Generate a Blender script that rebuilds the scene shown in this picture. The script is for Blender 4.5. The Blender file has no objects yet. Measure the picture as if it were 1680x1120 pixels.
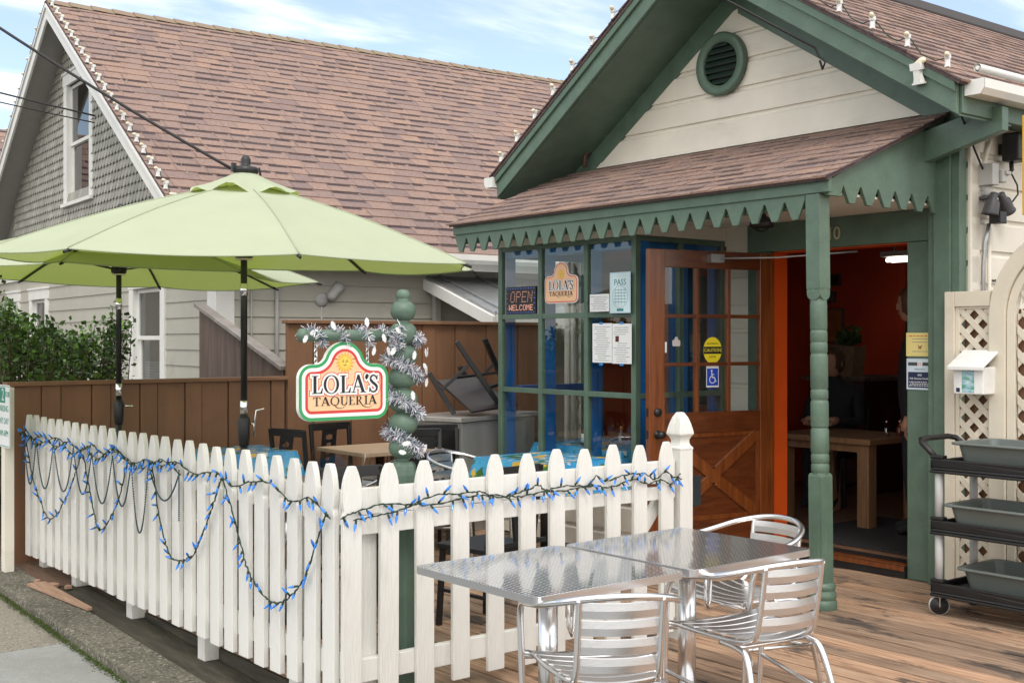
import bpy, bmesh, math, random
from mathutils import Vector, Matrix, noise
random.seed(7)
C = bpy.context.scene.collection
PI = math.pi
V = Vector

# ------------------------------------------------------------------ mesh builder
class MB:
    def __init__(s):
        s.v = []; s.f = []; s.c = []; s.s = []; s.m = Matrix.Identity(4)
    def add(s, vs, fs, col=0.5, smooth=False, M=None):
        n = len(s.v)
        T = s.m if M is None else s.m @ M
        s.v += [T @ V(p) for p in vs]
        for f in fs:
            s.f.append([n + i for i in f]); s.c.append(col); s.s.append(smooth)
    def box(s, a, b, col=0.5, M=None):
        x0, y0, z0 = [min(p, q) for p, q in zip(a, b)]; x1, y1, z1 = [max(p, q) for p, q in zip(a, b)]
        s.add([(x0,y0,z0),(x1,y0,z0),(x1,y1,z0),(x0,y1,z0),(x0,y0,z1),(x1,y0,z1),(x1,y1,z1),(x0,y1,z1)],
              [(0,3,2,1),(4,5,6,7),(0,1,5,4),(1,2,6,5),(2,3,7,6),(3,0,4,7)], col, False, M)
    def beam(s, p, q, w, h, up=(0,0,1), col=0.5):
        p = V(p); q = V(q); d = (q - p); L = d.length; d.normalize()
        u = V(up); side = d.cross(u).normalized(); u = side.cross(d).normalized()
        M = Matrix((( d.x, side.x, u.x, p.x),(d.y, side.y, u.y, p.y),(d.z, side.z, u.z, p.z),(0,0,0,1)))
        s.box((0,-w/2,-h/2),(L,w/2,h/2), col, M)
    def tube(s, path, r, n=8, closed=False, col=0.5, caps=True):
        P = [V(p) for p in path]; m = len(P)
        R_ = r if isinstance(r, (list, tuple)) else [r]*m
        T = []
        for i in range(m):
            a = P[i-1] if (i > 0 or closed) else P[i]; b = P[(i+1) % m] if (i < m-1 or closed) else P[i]
            t = (b - a); T.append(t.normalized() if t.length > 1e-9 else V((0,0,1)))
        ref = V((0,0,1)) if abs(T[0].z) < .9 else V((1,0,0))
        nrm = T[0].cross(ref).normalized()
        vs = []
        for i in range(m):
            nrm = (nrm - T[i]*nrm.dot(T[i])).normalized(); bn = T[i].cross(nrm)
            for k in range(n):
                a = 2*PI*k/n
                vs.append(P[i] + (nrm*math.cos(a) + bn*math.sin(a))*R_[i])
        fs = []
        for i in range(m if closed else m-1):
            for k in range(n):
                j = (i+1) % m
                fs.append((i*n+k, i*n+(k+1)%n, j*n+(k+1)%n, j*n+k))
        s.add(vs, fs, col, True)
        if caps and not closed:
            s.add([vs[k] for k in range(n)], [tuple(range(n))[::-1]], col)
            s.add([vs[(m-1)*n+k] for k in range(n)], [tuple(range(n))], col)
    def lathe(s, prof, n=20, M=None, col=0.5, smooth=True, ang=0.0):
        vs = []; fs = []
        for r, z in prof:
            for k in range(n):
                a = 2*PI*k/n + ang; vs.append((r*math.cos(a), r*math.sin(a), z))
        for i in range(len(prof)-1):
            for k in range(n):
                fs.append((i*n+k, i*n+(k+1)%n, (i+1)*n+(k+1)%n, (i+1)*n+k))
        if prof[0][0] > 1e-6: fs.append(tuple(range(n))[::-1])
        if prof[-1][0] > 1e-6: fs.append(tuple((len(prof)-1)*n+k for k in range(n)))
        s.add(vs, fs, col, smooth, M)
    def prism(s, poly, z0, z1, M=None, col=0.5):
        n = len(poly)
        vs = [(x,y,z0) for x,y in poly] + [(x,y,z1) for x,y in poly]
        fs = [tuple(range(n))[::-1], tuple(range(n,2*n))] + [(i,(i+1)%n,n+(i+1)%n,n+i) for i in range(n)]
        s.add(vs, fs, col, False, M)
    def quad(s, a, b, c, d, col=0.5): s.add([a,b,c,d], [(0,1,2,3)], col)
    def sphere(s, c, r, n=12, m=8, col=0.5, sc=(1,1,1)):
        M = Matrix.Translation(c) @ Matrix.Diagonal((*sc,1))
        s.lathe([(max(r*math.sin(PI*i/m),1e-7), -r*math.cos(PI*i/m)) for i in range(m+1)], n, M, col)
    def mesh(s, name, mat=None):
        me = bpy.data.meshes.new(name)
        me.from_pydata([tuple(p) for p in s.v], [], s.f)
        at = me.attributes.new('Col', 'FLOAT', 'FACE')
        at.data.foreach_set('value', [float(c) for c in s.c])
        me.polygons.foreach_set('use_smooth', s.s)
        bm = bmesh.new(); bm.from_mesh(me)
        bmesh.ops.remove_doubles(bm, verts=bm.verts, dist=1e-6)
        bmesh.ops.recalc_face_normals(bm, faces=bm.faces)
        bm.to_mesh(me); bm.free(); me.update()
        if mat: me.materials.append(mat)
        return me

def obj(name, mb, mat, parent=None, bevel=0, world=True):
    me = mb.mesh(name, mat) if isinstance(mb, MB) else mb
    o = bpy.data.objects.new(name, me); C.objects.link(o)
    if parent is not None:
        o.parent = parent
        if world and parent.parent is None: o.matrix_parent_inverse = parent.matrix_basis.inverted()
    if bevel:
        b = o.modifiers.new('bevel', 'BEVEL'); b.width = bevel; b.segments = 2; b.limit_method = 'ANGLE'; b.angle_limit = math.radians(40)
    return o
def tag(o, label, cat, group=None, kind=None):
    if label: o['label'] = label
    if cat: o['category'] = cat
    if group: o['group'] = group
    if kind: o['kind'] = kind
    return o
def thing(name, label, cat, loc=(0,0,0), rz=0, group=None):
    o = bpy.data.objects.new(name, None); C.objects.link(o)
    o.location = loc; o.rotation_euler = (0,0,rz); o.empty_display_size = .1
    return tag(o, label, cat, group)
def dup(o, parent=None):
    c = o.copy(); C.objects.link(c)
    if parent is not None: c.parent = parent
    for ch in [x for x in bpy.data.objects if x.parent == o]: dup(ch, c)
    return c
def inst(name, me, parent, M):
    o = bpy.data.objects.new(name, me); C.objects.link(o)
    if parent is not None:
        o.parent = parent
        if parent.parent is None: o.matrix_parent_inverse = parent.matrix_basis.inverted()
    o.matrix_basis = M
    return o
def Tr(*p): return Matrix.Translation(V(p))
def Rz(a): return Matrix.Rotation(a, 4, 'Z')
def Rx(a): return Matrix.Rotation(a, 4, 'X')
def Ry(a): return Matrix.Rotation(a, 4, 'Y')
# a sheet frame: local x -> world u, local y -> world up, local z -> outward normal
def frame(o, u, n):
    u = V(u).normalized(); n = V(n).normalized(); w = n.cross(u)
    return Matrix(((u.x,w.x,n.x,o[0]),(u.y,w.y,n.y,o[1]),(u.z,w.z,n.z,o[2]),(0,0,0,1)))
# faces the street (-X): reading direction is -Y ; faces the tables (-Y): reading direction is +X
def fX(x, y, z): return frame((x,y,z), (0,-1,0), (-1,0,0))
def fY(x, y, z): return frame((x,y,z), (1,0,0), (0,-1,0))

# ------------------------------------------------------------------ materials
def mat(name, col, rough=.6, metal=0., var=.12, scale=6., bump=.0, bscale=40., stretch=(1,1,1), attr=None, col2=None, dirt=None, speck=None, spec=.5, coat=0., subs=None, coords='Object', darkspots=None, edge=None):
    m = bpy.data.materials.new(name); m.use_nodes = True
    nt = m.node_tree; N = nt.nodes; L = nt.links; N.clear()
    out = N.new('ShaderNodeOutputMaterial'); b = N.new('ShaderNodeBsdfPrincipled'); L.new(b.outputs[0], out.inputs[0])
    b.inputs['Roughness'].default_value = rough; b.inputs['Metallic'].default_value = metal
    b.inputs['Specular IOR Level'].default_value = spec
    if coat: b.inputs['Coat Weight'].default_value = coat; b.inputs['Coat Roughness'].default_value = .15
    tc = N.new('ShaderNodeTexCoord'); mp = N.new('ShaderNodeMapping'); L.new(tc.outputs[coords], mp.inputs[0]); mp.inputs['Scale'].default_value = stretch
    nz = N.new('ShaderNodeTexNoise'); nz.inputs['Scale'].default_value = scale; nz.inputs['Detail'].default_value = 6; nz.inputs['Roughness'].default_value = .6
    L.new(mp.outputs[0], nz.inputs[0])
    mx = N.new('ShaderNodeMix'); mx.data_type = 'RGBA'
    c = V(col[:3]); c2 = V(col2[:3]) if col2 else None
    if c2 is None:
        mx.inputs['A'].default_value = (*(c*(1-var)), 1); mx.inputs['B'].default_value = (*[min(1,x*(1+var)) for x in c], 1)
    else:
        mx.inputs['A'].default_value = (*c, 1); mx.inputs['B'].default_value = (*c2, 1)
    rmp = N.new('ShaderNodeMapRange'); rmp.inputs[1].default_value = .3; rmp.inputs[2].default_value = .7
    L.new(nz.outputs[0], rmp.inputs[0]); L.new(rmp.outputs[0], mx.inputs['Factor'])
    cur = mx.outputs['Result']
    if attr:
        at = N.new('ShaderNodeAttribute'); at.attribute_name = 'Col'
        rp = N.new('ShaderNodeValToRGB'); rp.color_ramp.interpolation = 'LINEAR'
        els = rp.color_ramp.elements
        while len(els) < len(attr): els.new(.5)
        for e, (p, cc) in zip(els, attr): e.position = p; e.color = (*cc, 1)
        L.new(at.outputs['Fac'], rp.inputs[0])
        mm = N.new('ShaderNodeMix'); mm.data_type = 'RGBA'; mm.blend_type = 'MULTIPLY'; mm.inputs['Factor'].default_value = 1
        L.new(cur, mm.inputs['A']); L.new(rp.outputs[0], mm.inputs['B']); cur = mm.outputs['Result']
    if dirt:   # (colour, scale, low, high, strength)
        dn = N.new('ShaderNodeTexNoise'); dn.inputs['Scale'].default_value = dirt[1]; dn.inputs['Detail'].default_value = 8; dn.inputs['Roughness'].default_value = .65
        mp2 = N.new('ShaderNodeMapping'); mp2.inputs['Scale'].default_value = dirt[5] if len(dirt) > 5 else (1,1,1); mp2.inputs['Location'].default_value = (3.7,1.3,9.1)
        L.new(tc.outputs[coords], mp2.inputs[0]); L.new(mp2.outputs[0], dn.inputs[0])
        dr = N.new('ShaderNodeMapRange'); dr.inputs[1].default_value = dirt[2]; dr.inputs[2].default_value = dirt[3]; dr.inputs[4].default_value = dirt[4]
        L.new(dn.outputs[0], dr.inputs[0])
        md = N.new('ShaderNodeMix'); md.data_type = 'RGBA'; L.new(dr.outputs[0], md.inputs['Factor']); L.new(cur, md.inputs['A']); md.inputs['B'].default_value = (*dirt[0], 1)
        cur = md.outputs['Result']
    for sk_ in (speck or ()):   # aggregate grains: (colour, scale, low, high, strength)
        vn = N.new('ShaderNodeTexNoise'); vn.inputs['Scale'].default_value = sk_[1]; vn.inputs['Detail'].default_value = 2
        vm = N.new('ShaderNodeMapping'); vm.inputs['Location'].default_value = (sk_[1]*.13, 2.2, 5); L.new(tc.outputs[coords], vm.inputs[0]); L.new(vm.outputs[0], vn.inputs[0])
        vr = N.new('ShaderNodeMapRange'); vr.inputs[1].default_value = sk_[2]; vr.inputs[2].default_value = sk_[3]; vr.inputs[4].default_value = sk_[4]; L.new(vn.outputs[0], vr.inputs[0])
        vx = N.new('ShaderNodeMix'); vx.data_type = 'RGBA'; L.new(vr.outputs[0], vx.inputs['Factor']); L.new(cur, vx.inputs['A']); vx.inputs['B'].default_value = (*sk_[0], 1); cur = vx.outputs['Result']
    L.new(cur, b.inputs['Base Color'])
    # roughness breakup
    rr = N.new('ShaderNodeMapRange'); rr.inputs[3].default_value = max(.02, rough-.08); rr.inputs[4].default_value = min(1, rough+.08); L.new(nz.outputs[0], rr.inputs[0]); L.new(rr.outputs[0], b.inputs['Roughness'])
    if bump:
        bn = N.new('ShaderNodeTexNoise'); bn.inputs['Scale'].default_value = bscale; bn.inputs['Detail'].default_value = 5
        L.new(mp.outputs[0], bn.inputs[0])
        bp = N.new('ShaderNodeBump'); bp.inputs['Strength'].default_value = bump; bp.inputs['Distance'].default_value = .01
        L.new(bn.outputs[0], bp.inputs['Height']); L.new(bp.outputs[0], b.inputs['Normal'])
    return m
def srgb(r, g, b):
    f = lambda x: (x/255/12.92) if x/255 <= .04045 else ((x/255+.055)/1.055)**2.4
    return (f(r), f(g), f(b))
def emit(name, col, st):
    m = bpy.data.materials.new(name); m.use_nodes = True; N = m.node_tree.nodes; b = N['Principled BSDF']
    b.inputs['Base Color'].default_value = (*col, 1); b.inputs['Emission Color'].default_value = (*col, 1); b.inputs['Emission Strength'].default_value = st
    return m
def glass(name, tint=(1,1,1), refl=.09, rough=.0):
    # thin pane: clear transmission with Fresnel reflection
    m = bpy.data.materials.new(name); m.use_nodes = True; nt = m.node_tree; N = nt.nodes; L = nt.links; N.clear()
    out = N.new('ShaderNodeOutputMaterial'); t = N.new('ShaderNodeBsdfTransparent'); t.inputs[0].default_value = (*tint, 1)
    g = N.new('ShaderNodeBsdfGlossy'); g.inputs['Roughness'].default_value = rough
    fr = N.new('ShaderNodeFresnel'); fr.inputs[0].default_value = 1.5
    ad = N.new('ShaderNodeMath'); ad.operation = 'ADD'; ad.inputs[1].default_value = refl; ad.use_clamp = True
    mx = N.new('ShaderNodeMixShader'); geo = N.new('ShaderNodeNewGeometry'); inv = N.new('ShaderNodeMath'); inv.operation = 'SUBTRACT'; inv.inputs[0].default_value = 1; L.new(geo.outputs['Backfacing'], inv.inputs[1])
    ml = N.new('ShaderNodeMath'); ml.operation = 'MULTIPLY'; L.new(fr.outputs[0], ad.inputs[0]); L.new(ad.outputs[0], ml.inputs[0]); L.new(inv.outputs[0], ml.inputs[1]); L.new(ml.outputs[0], mx.inputs[0]); L.new(t.outputs[0], mx.inputs[1]); L.new(g.outputs[0], mx.inputs[2]); L.new(mx.outputs[0], out.inputs[0])
    return m

m_white = mat('white_fence_paint', (.71,.70,.665), .58, var=.06, scale=9, bump=.35, bscale=110, stretch=(1,1,.12), dirt=((.36,.33,.27), 9, .53, .80, .62, (1,1,.18)))
m_whitetrim = mat('white_house_paint', (.74,.74,.71), .5, var=.05, scale=4, dirt=((.4,.39,.35), 4, .6, .85, .4))
m_beige = mat('cream_siding_paint', (.76,.715,.625), .55, var=.06, scale=3, bump=.08, bscale=60, dirt=((.42,.37,.29), 2.2, .58, .85, .5, (1,.6,2.5)))
m_green = mat('green_trim_paint', (.095,.152,.112), .45, var=.16, scale=7, bump=.22, bscale=45, dirt=((.15,.22,.16), 5, .6, .8, .35))
m_blue = mat('blue_trim_paint', (.008,.12,.36), .4, var=.12, scale=6)
m_brown = mat('brown_fence_paint', (.225,.112,.058), .6, var=.16, scale=4, bump=.3, bscale=60, stretch=(1,1,.12), dirt=((.11,.057,.033), 2.5, .5, .8, .6))
m_greysiding = mat('grey_siding_paint', (.42,.405,.35), .55, var=.05, scale=3, bump=.05, dirt=((.2,.19,.16), 2.5, .58, .85, .45))
m_scales = mat('grey_scale_shingle_paint', (.34,.335,.29), .6, var=.08, scale=4, attr=[(0,(.8,.8,.8)),(1,(1.1,1.1,1.1))])
m_soffit = mat('grey_soffit_paint', (.36,.355,.335), .6, var=.05)
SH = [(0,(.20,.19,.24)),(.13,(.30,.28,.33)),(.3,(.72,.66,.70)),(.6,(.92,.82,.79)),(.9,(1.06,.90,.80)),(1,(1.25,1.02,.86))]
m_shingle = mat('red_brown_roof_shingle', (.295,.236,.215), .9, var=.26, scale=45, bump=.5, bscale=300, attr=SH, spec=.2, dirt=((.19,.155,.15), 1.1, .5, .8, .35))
m_felt = mat('dark_roof_underlay', (.05,.045,.045), .9)
m_interior_red = mat('orange_red_wall', (.52,.055,.015), .6, var=.1, scale=2)
m_orange = mat('orange_jamb_paint', (.74,.10,.012), .45, var=.06)
m_doorwood = mat('varnished_door_wood', (.105,.026,.006), .32, col2=(.235,.066,.014), scale=7, stretch=(4,4,.35), coat=.4, bump=.08, bscale=30)
m_doorwood_h = mat('varnished_door_rail_wood', (.070,.017,.005), .32, col2=(.155,.042,.010), scale=7, stretch=(.35,4,4), coat=.4, bump=.08, bscale=30)
m_pane = glass('window_glass', (.93,.95,.95), .05)
m_darkpane = glass('dark_window_glass', (.55,.58,.6), .12)
m_black = mat('black_plastic', (.012,.012,.013), .45, var=.2)
m_blackmetal = mat('black_powder_coat', (.014,.014,.015), .35, var=.2, spec=.5)
m_alu = mat('polished_aluminium', (.80,.80,.81), .22, 1., var=.04, scale=20, stretch=(1,1,1))
m_aluslat = mat('brushed_aluminium', (.76,.76,.77), .32, 1., var=.05, scale=30, stretch=(.3,6,6))
m_steel = mat('galvanised_steel', (.42,.43,.44), .38, .9, var=.12, scale=10)
m_stainless = mat('stainless_counter', (.50,.49,.47), .38, .65, var=.15, scale=5, stretch=(1,1,.2))
m_chrome = mat('chrome', (.8,.8,.8), .12, 1.)
m_concrete = mat('aggregate_concrete', (.27,.245,.205), .9, var=.25, scale=60, bump=.6, bscale=160, dirt=((.15,.14,.115), 1.4, .5, .75, .6), speck=[((.42,.40,.35),75,.60,.66,.8),((.04,.04,.035),60,.60,.68,.7)])
m_asphalt = mat('street_asphalt', (.05,.05,.05), .9, var=.3, scale=50, bump=.5, bscale=150)
m_conc2 = mat('smooth_grey_concrete', (.30,.305,.30), .85, var=.08, scale=20, bump=.2, bscale=200, dirt=((.19,.19,.18), 1.5, .45, .75, .6), speck=[((.16,.16,.155),90,.60,.70,.5),((.42,.42,.41),70,.62,.70,.5)])
m_kerb = mat('worn_kerb_concrete', (.17,.155,.12), .92, var=.45, scale=55, bump=1.0, bscale=110, dirt=((.055,.058,.035), 2.2, .42, .72, .85), speck=[((.38,.36,.31),50,.60,.66,.85),((.035,.035,.03),42,.58,.66,.8)])
m_moss = mat('kerb_moss', (.07,.105,.018), .95, var=.5, scale=60)
m_deck = mat('weathered_deck_wood', (.21,.125,.078), .78, col2=(.52,.38,.27), scale=6, stretch=(9,.45,9), bump=.6, bscale=16, attr=[(0,(.60,.57,.56)),(.5,(.9,.86,.83)),(1,(1.15,1.0,.9))], dirt=((.05,.04,.036), 3.6, .55, .63, .88, (1.7,.55,1)))
m_deckdark = mat('dark_sill_wood', (.055,.047,.033), .85, var=.5, scale=6, stretch=(4,.5,4), bump=.6, bscale=40, dirt=((.13,.115,.08), 3, .55, .75, .6, (2,.6,1)))
m_rawwood = mat('raw_reddish_wood', (.30,.17,.11), .8, col2=(.44,.29,.20), scale=6, stretch=(6,.6,6), bump=.3)
m_weather = mat('weathered_grey_brown_boards', (.085,.058,.045), .85, col2=(.16,.12,.10), scale=4, stretch=(4,4,.3), bump=.5, bscale=30)
m_weathercap = mat('weathered_cap_board', (.17,.15,.135), .9, col2=(.28,.26,.24), scale=6, bump=.5, bscale=30)
m_leaf = mat('glossy_shrub_leaf', (.075,.15,.03), .4, var=.3, attr=[(0,(.45,.5,.5)),(.6,(1,1,1)),(.9,(1.7,1.8,1.3)),(1,(2.6,2.5,1.6))])
m_stem = mat('shrub_stem', (.10,.07,.04), .8)
m_wire = mat('dark_green_light_wire', (.012,.035,.022), .55)
m_bulb = mat('blue_light_bulb', (.03,.24,.80), .2, var=.15, coat=.5)
m_bead = mat('teal_bead_chain', (.02,.055,.075), .3)
m_clip = mat('white_light_clip', (.8,.8,.78), .45)
m_cream = mat('cream_bulb_glass', (.75,.68,.50), .3)
m_cable = mat('black_cable', (.012,.012,.013), .6)
m_tub = mat('grey_bus_tub_plastic', (.125,.145,.137), .42, var=.08, bump=.05, bscale=200)
m_lattice = mat('cream_lattice_paint', (.68,.62,.51), .6, var=.07, scale=5, dirt=((.42,.35,.26), 5, .6, .85, .4))
m_grey = mat('grey_floodlight_metal', (.055,.055,.06), .5, var=.1)
m_lightgrey = mat('light_grey_metal', (.42,.42,.41), .5, var=.08)
m_tablewood = mat('honey_table_wood', (.20,.10,.045), .5, col2=(.30,.165,.085), scale=5, stretch=(6,6,.5))
m_paletop = mat('pale_wood_tabletop', (.50,.34,.22), .5, col2=(.58,.42,.29), scale=5, stretch=(.6,6,6))
m_skin = mat('skin', (.42,.22,.14), .55)
m_darkcloth = mat('dark_clothing', (.012,.012,.016), .85)
m_hair = mat('brown_hair', (.10,.05,.025), .6, var=.3)
m_paper = mat('white_paper', (.78,.79,.79), .6, var=.03)
m_ink = mat('black_ink', (.012,.012,.015), .5, var=0)
m_navy = mat('navy_print', (.012,.02,.07), .5, var=.05)
m_gold = mat('brass_number', (.55,.48,.33), .35, .6)
m_mat = mat('charcoal_doormat', (.018,.018,.02), .95, var=.3, scale=60)
m_bottle = glass('clear_plastic_bottle', (.85,.9,.93), .12)
m_clear = glass('clear_vinyl', (.90,.92,.93), .10, .05)

def canvas(name, col):
    m = bpy.data.materials.new(name); m.use_nodes = True; nt = m.node_tree; N = nt.nodes; L = nt.links; N.clear()
    out = N.new('ShaderNodeOutputMaterial'); d = N.new('ShaderNodeBsdfDiffuse'); t = N.new('ShaderNodeBsdfTranslucent')
    nz = N.new('ShaderNodeTexNoise'); nz.inputs['Scale'].default_value = 4; nz.inputs['Detail'].default_value = 6
    tc = N.new('ShaderNodeTexCoord'); L.new(tc.outputs['Object'], nz.inputs[0])
    mx = N.new('ShaderNodeMix'); mx.data_type = 'RGBA'; c = V(col)
    mx.inputs['A'].default_value = (*(c*.92), 1); mx.inputs['B'].default_value = (*(c*1.06), 1); L.new(nz.outputs[0], mx.inputs['Factor'])
    L.new(mx.outputs['Result'], d.inputs[0]); t.inputs[0].default_value = (c.x*.80, c.y*.90, c.z*.22, 1)
    wv = N.new('ShaderNodeTexNoise'); wv.inputs['Scale'].default_value = 500; bp = N.new('ShaderNodeBump'); bp.inputs['Strength'].default_value = .25; bp.inputs['Distance'].default_value = .002
    L.new(tc.outputs['Object'], wv.inputs[0])
    n2 = N.new('ShaderNodeTexNoise'); n2.inputs['Scale'].default_value = 9; n2.inputs['Detail'].default_value = 3; L.new(tc.outputs['Object'], n2.inputs[0])
    b2 = N.new('ShaderNodeBump'); b2.inputs['Strength'].default_value = .35; b2.inputs['Distance'].default_value = .02; L.new(n2.outputs[0], b2.inputs['Height'])
    L.new(wv.outputs[0], bp.inputs['Height']); L.new(b2.outputs[0], bp.inputs['Normal']); L.new(bp.outputs[0], d.inputs['Normal'])
    s = N.new('ShaderNodeMixShader'); s.inputs[0].default_value = .32; L.new(d.outputs[0], s.inputs[1]); L.new(t.outputs[0], s.inputs[2]); L.new(s.outputs[0], out.inputs[0])
    return m
m_canvas = canvas('lime_umbrella_canvas', (.545,.60,.455))

def quilted():
    # engine-turned diamond pattern pressed into a steel top
    m = mat('patterned_aluminium_top', (.86,.86,.86), .10, 1., var=.03, scale=14); nt = m.node_tree; N = nt.nodes; L = nt.links
    b = [n for n in N if n.type == 'BSDF_PRINCIPLED'][0]
    tc = N.new('ShaderNodeTexCoord'); sp = N.new('ShaderNodeSeparateXYZ'); L.new(tc.outputs['Object'], sp.inputs[0])
    def tri(off):
        a = N.new('ShaderNodeMath'); a.operation = off; L.new(sp.outputs[0], a.inputs[0]); L.new(sp.outputs[1], a.inputs[1])
        k = N.new('ShaderNodeMath'); k.operation = 'MULTIPLY'; k.inputs[1].default_value = 2*PI/.036; L.new(a.outputs[0], k.inputs[0])
        s = N.new('ShaderNodeMath'); s.operation = 'SINE'; L.new(k.outputs[0], s.inputs[0]); return s.outputs[0]
    p, q = tri('ADD'), tri('SUBTRACT')
    mu = N.new('ShaderNodeMath'); mu.operation = 'MULTIPLY'; L.new(p, mu.inputs[0]); L.new(q, mu.inputs[1])
    bp = N.new('ShaderNodeBump'); bp.inputs['Strength'].default_value = .012; bp.inputs['Distance'].default_value = .004; L.new(mu.outputs[0], bp.inputs['Height']); L.new(bp.outputs[0], b.inputs['Normal'])
    cmx = N.new('ShaderNodeMix'); cmx.data_type = 'RGBA'; cr_ = N.new('ShaderNodeMapRange'); cr_.inputs[1].default_value = -.5; cr_.inputs[2].default_value = .5; L.new(mu.outputs[0], cr_.inputs[0]); L.new(cr_.outputs[0], cmx.inputs['Factor']); cmx.inputs['A'].default_value = (.66,.66,.67,1); cmx.inputs['B'].default_value = (.95,.95,.95,1); L.new(cmx.outputs['Result'], b.inputs['Base Color'])
    rg = N.new('ShaderNodeMapRange'); rg.inputs[1].default_value = -.12; rg.inputs[2].default_value = .12; rg.inputs[3].default_value = .03; rg.inputs[4].default_value = .36
    L.new(mu.outputs[0], rg.inputs[0]); L.new(rg.outputs[0], b.inputs['Roughness'])
    return m
m_quilt = quilted()
def oilcloth():
    # blue printed oilcloth: blue ground, scattered yellow-white fruit and green leaf blotches
    m = mat('blue_printed_oilcloth', (.02,.26,.60), .25, col2=(.12,.52,.80), scale=5, coat=.3); nt = m.node_tree; N = nt.nodes; L = nt.links
    b = [n for n in N if n.type == 'BSDF_PRINCIPLED'][0]; cur = b.inputs['Base Color'].links[0].from_socket
    tc = N.new('ShaderNodeTexCoord')
    for sc, lo, hi, c in ((7, .57, .61, (.05,.16,.03)), (6, .60, .64, (.80,.50,.06)), (11, .60, .64, (.75,.78,.70))):
        nz = N.new('ShaderNodeTexNoise'); nz.inputs['Scale'].default_value = sc; nz.inputs['Detail'].default_value = 3; mp = N.new('ShaderNodeMapping'); mp.inputs['Location'].default_value = (sc*1.7, sc*3.1, sc)
        L.new(tc.outputs['Object'], mp.inputs[0]); L.new(mp.outputs[0], nz.inputs[0])
        r = N.new('ShaderNodeMapRange'); r.inputs[1].default_value = lo; r.inputs[2].default_value = hi; L.new(nz.outputs[0], r.inputs[0])
        x = N.new('ShaderNodeMix'); x.data_type = 'RGBA'; L.new(r.outputs[0], x.inputs['Factor']); L.new(cur, x.inputs['A']); x.inputs['B'].default_value = (*c, 1); cur = x.outputs['Result']
    L.new(cur, b.inputs['Base Color']); return m
m_cloth = oilcloth()
m_tinsel = mat('tinsel_foil', (.95,.95,.97), .3, .1, var=.03, attr=[(0,(.01,.015,.03)),(.3,(.02,.04,.09)),(.38,(.12,.33,.45)),(.46,(.95,.95,.97)),(.88,(.97,.97,1)),(.93,(.30,.07,.15)),(1,(1,1,1))])
m_orn = mat('white_foil_ornament', (.85,.85,.87), .3, .3)

# ------------------------------------------------------------------ shared builders
def shingles(mb, o, u, w, W, Lh, expo=.143, tab=.28, seed=1, clip=None, thick=.006):
    """laminated asphalt courses: o = lower corner, u along the eave, w up the slope"""
    rnd = random.Random(seed); o = V(o); u = V(u).normalized(); w = V(w).normalized(); n = u.cross(w)
    if n.z < 0: n = -n
    rows = int(math.ceil(Lh/expo))
    for i in range(rows):
        y0 = i*expo - .012; y1 = min((i+1)*expo + .03, Lh)
        x = -rnd.random()*tab
        while x < W:
            tw = tab*rnd.uniform(.55, 1.25)
            a, b = max(0, x), min(W, x+tw)
            x += tw
            if b - a < .02: continue
            if clip and not clip((a+b)/2, y0+.07): continue
            hi = rnd.random() < .5
            t = thick*(1.5 if hi else 1.0) + rnd.uniform(0,.0015); jy = rnd.uniform(-.003,.003)
            col = rnd.choice([rnd.uniform(.55,.92), rnd.uniform(.35,.75)])
            p = [o+u*a+w*(y0+jy)+n*(t+.004), o+u*b+w*(y0+jy)+n*(t+.004), o+u*b+w*y1+n*.0015, o+u*a+w*y1+n*.0015]
            q = [o+u*a+w*(y0+jy)+n*.0, o+u*b+w*(y0+jy)+n*.0]
            mb.add(p, [(0,1,2,3)], col)
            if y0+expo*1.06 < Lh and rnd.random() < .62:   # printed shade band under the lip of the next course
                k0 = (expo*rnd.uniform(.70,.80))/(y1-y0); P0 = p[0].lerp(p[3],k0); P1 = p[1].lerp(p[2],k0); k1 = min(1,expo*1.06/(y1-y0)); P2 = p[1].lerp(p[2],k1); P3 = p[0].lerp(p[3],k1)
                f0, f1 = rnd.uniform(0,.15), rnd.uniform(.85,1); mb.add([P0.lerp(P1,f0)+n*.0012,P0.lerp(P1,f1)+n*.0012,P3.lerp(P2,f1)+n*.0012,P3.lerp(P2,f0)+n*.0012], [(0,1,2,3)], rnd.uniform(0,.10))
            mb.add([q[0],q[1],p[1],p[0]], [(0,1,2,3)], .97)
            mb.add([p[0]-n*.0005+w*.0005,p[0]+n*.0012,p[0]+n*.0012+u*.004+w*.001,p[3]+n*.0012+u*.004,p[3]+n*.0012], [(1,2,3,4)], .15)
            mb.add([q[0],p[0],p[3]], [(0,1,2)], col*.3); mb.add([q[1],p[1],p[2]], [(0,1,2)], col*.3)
def lap(mb, M, u0, u1, z0, z1, expo=.17, lean=.014, ref=0.):
    """lap siding in the sheet frame M (x along, y up, z out)"""
    k = math.floor((z0-ref)/expo)
    while ref + k*expo < z1 - 1e-4:
        a = max(z0, ref+k*expo); b = min(z1, ref+(k+1)*expo); k += 1
        if b - a < .004: continue
        f0 = 1-(a-(ref+(k-1)*expo))/expo; f1 = 1-(b-(ref+(k-1)*expo))/expo
        d0 = .003+lean*f0; d1 = .003+lean*f1
        U0 = u0(a) if callable(u0) else u0; U1 = u1(a) if callable(u1) else u1
        T0 = u0(b) if callable(u0) else u0; T1 = u1(b) if callable(u1) else u1
        if U1-U0 < .01: continue
        T1 = max(T1, T0+.001)
        mb.add([(U0,a,d0),(U1,a,d0),(T1,b,d1),(T0,b,d1),(U0,a,0),(U1,a,0)], [(0,1,2,3),(4,5,1,0)], .5, False, M)
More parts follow.
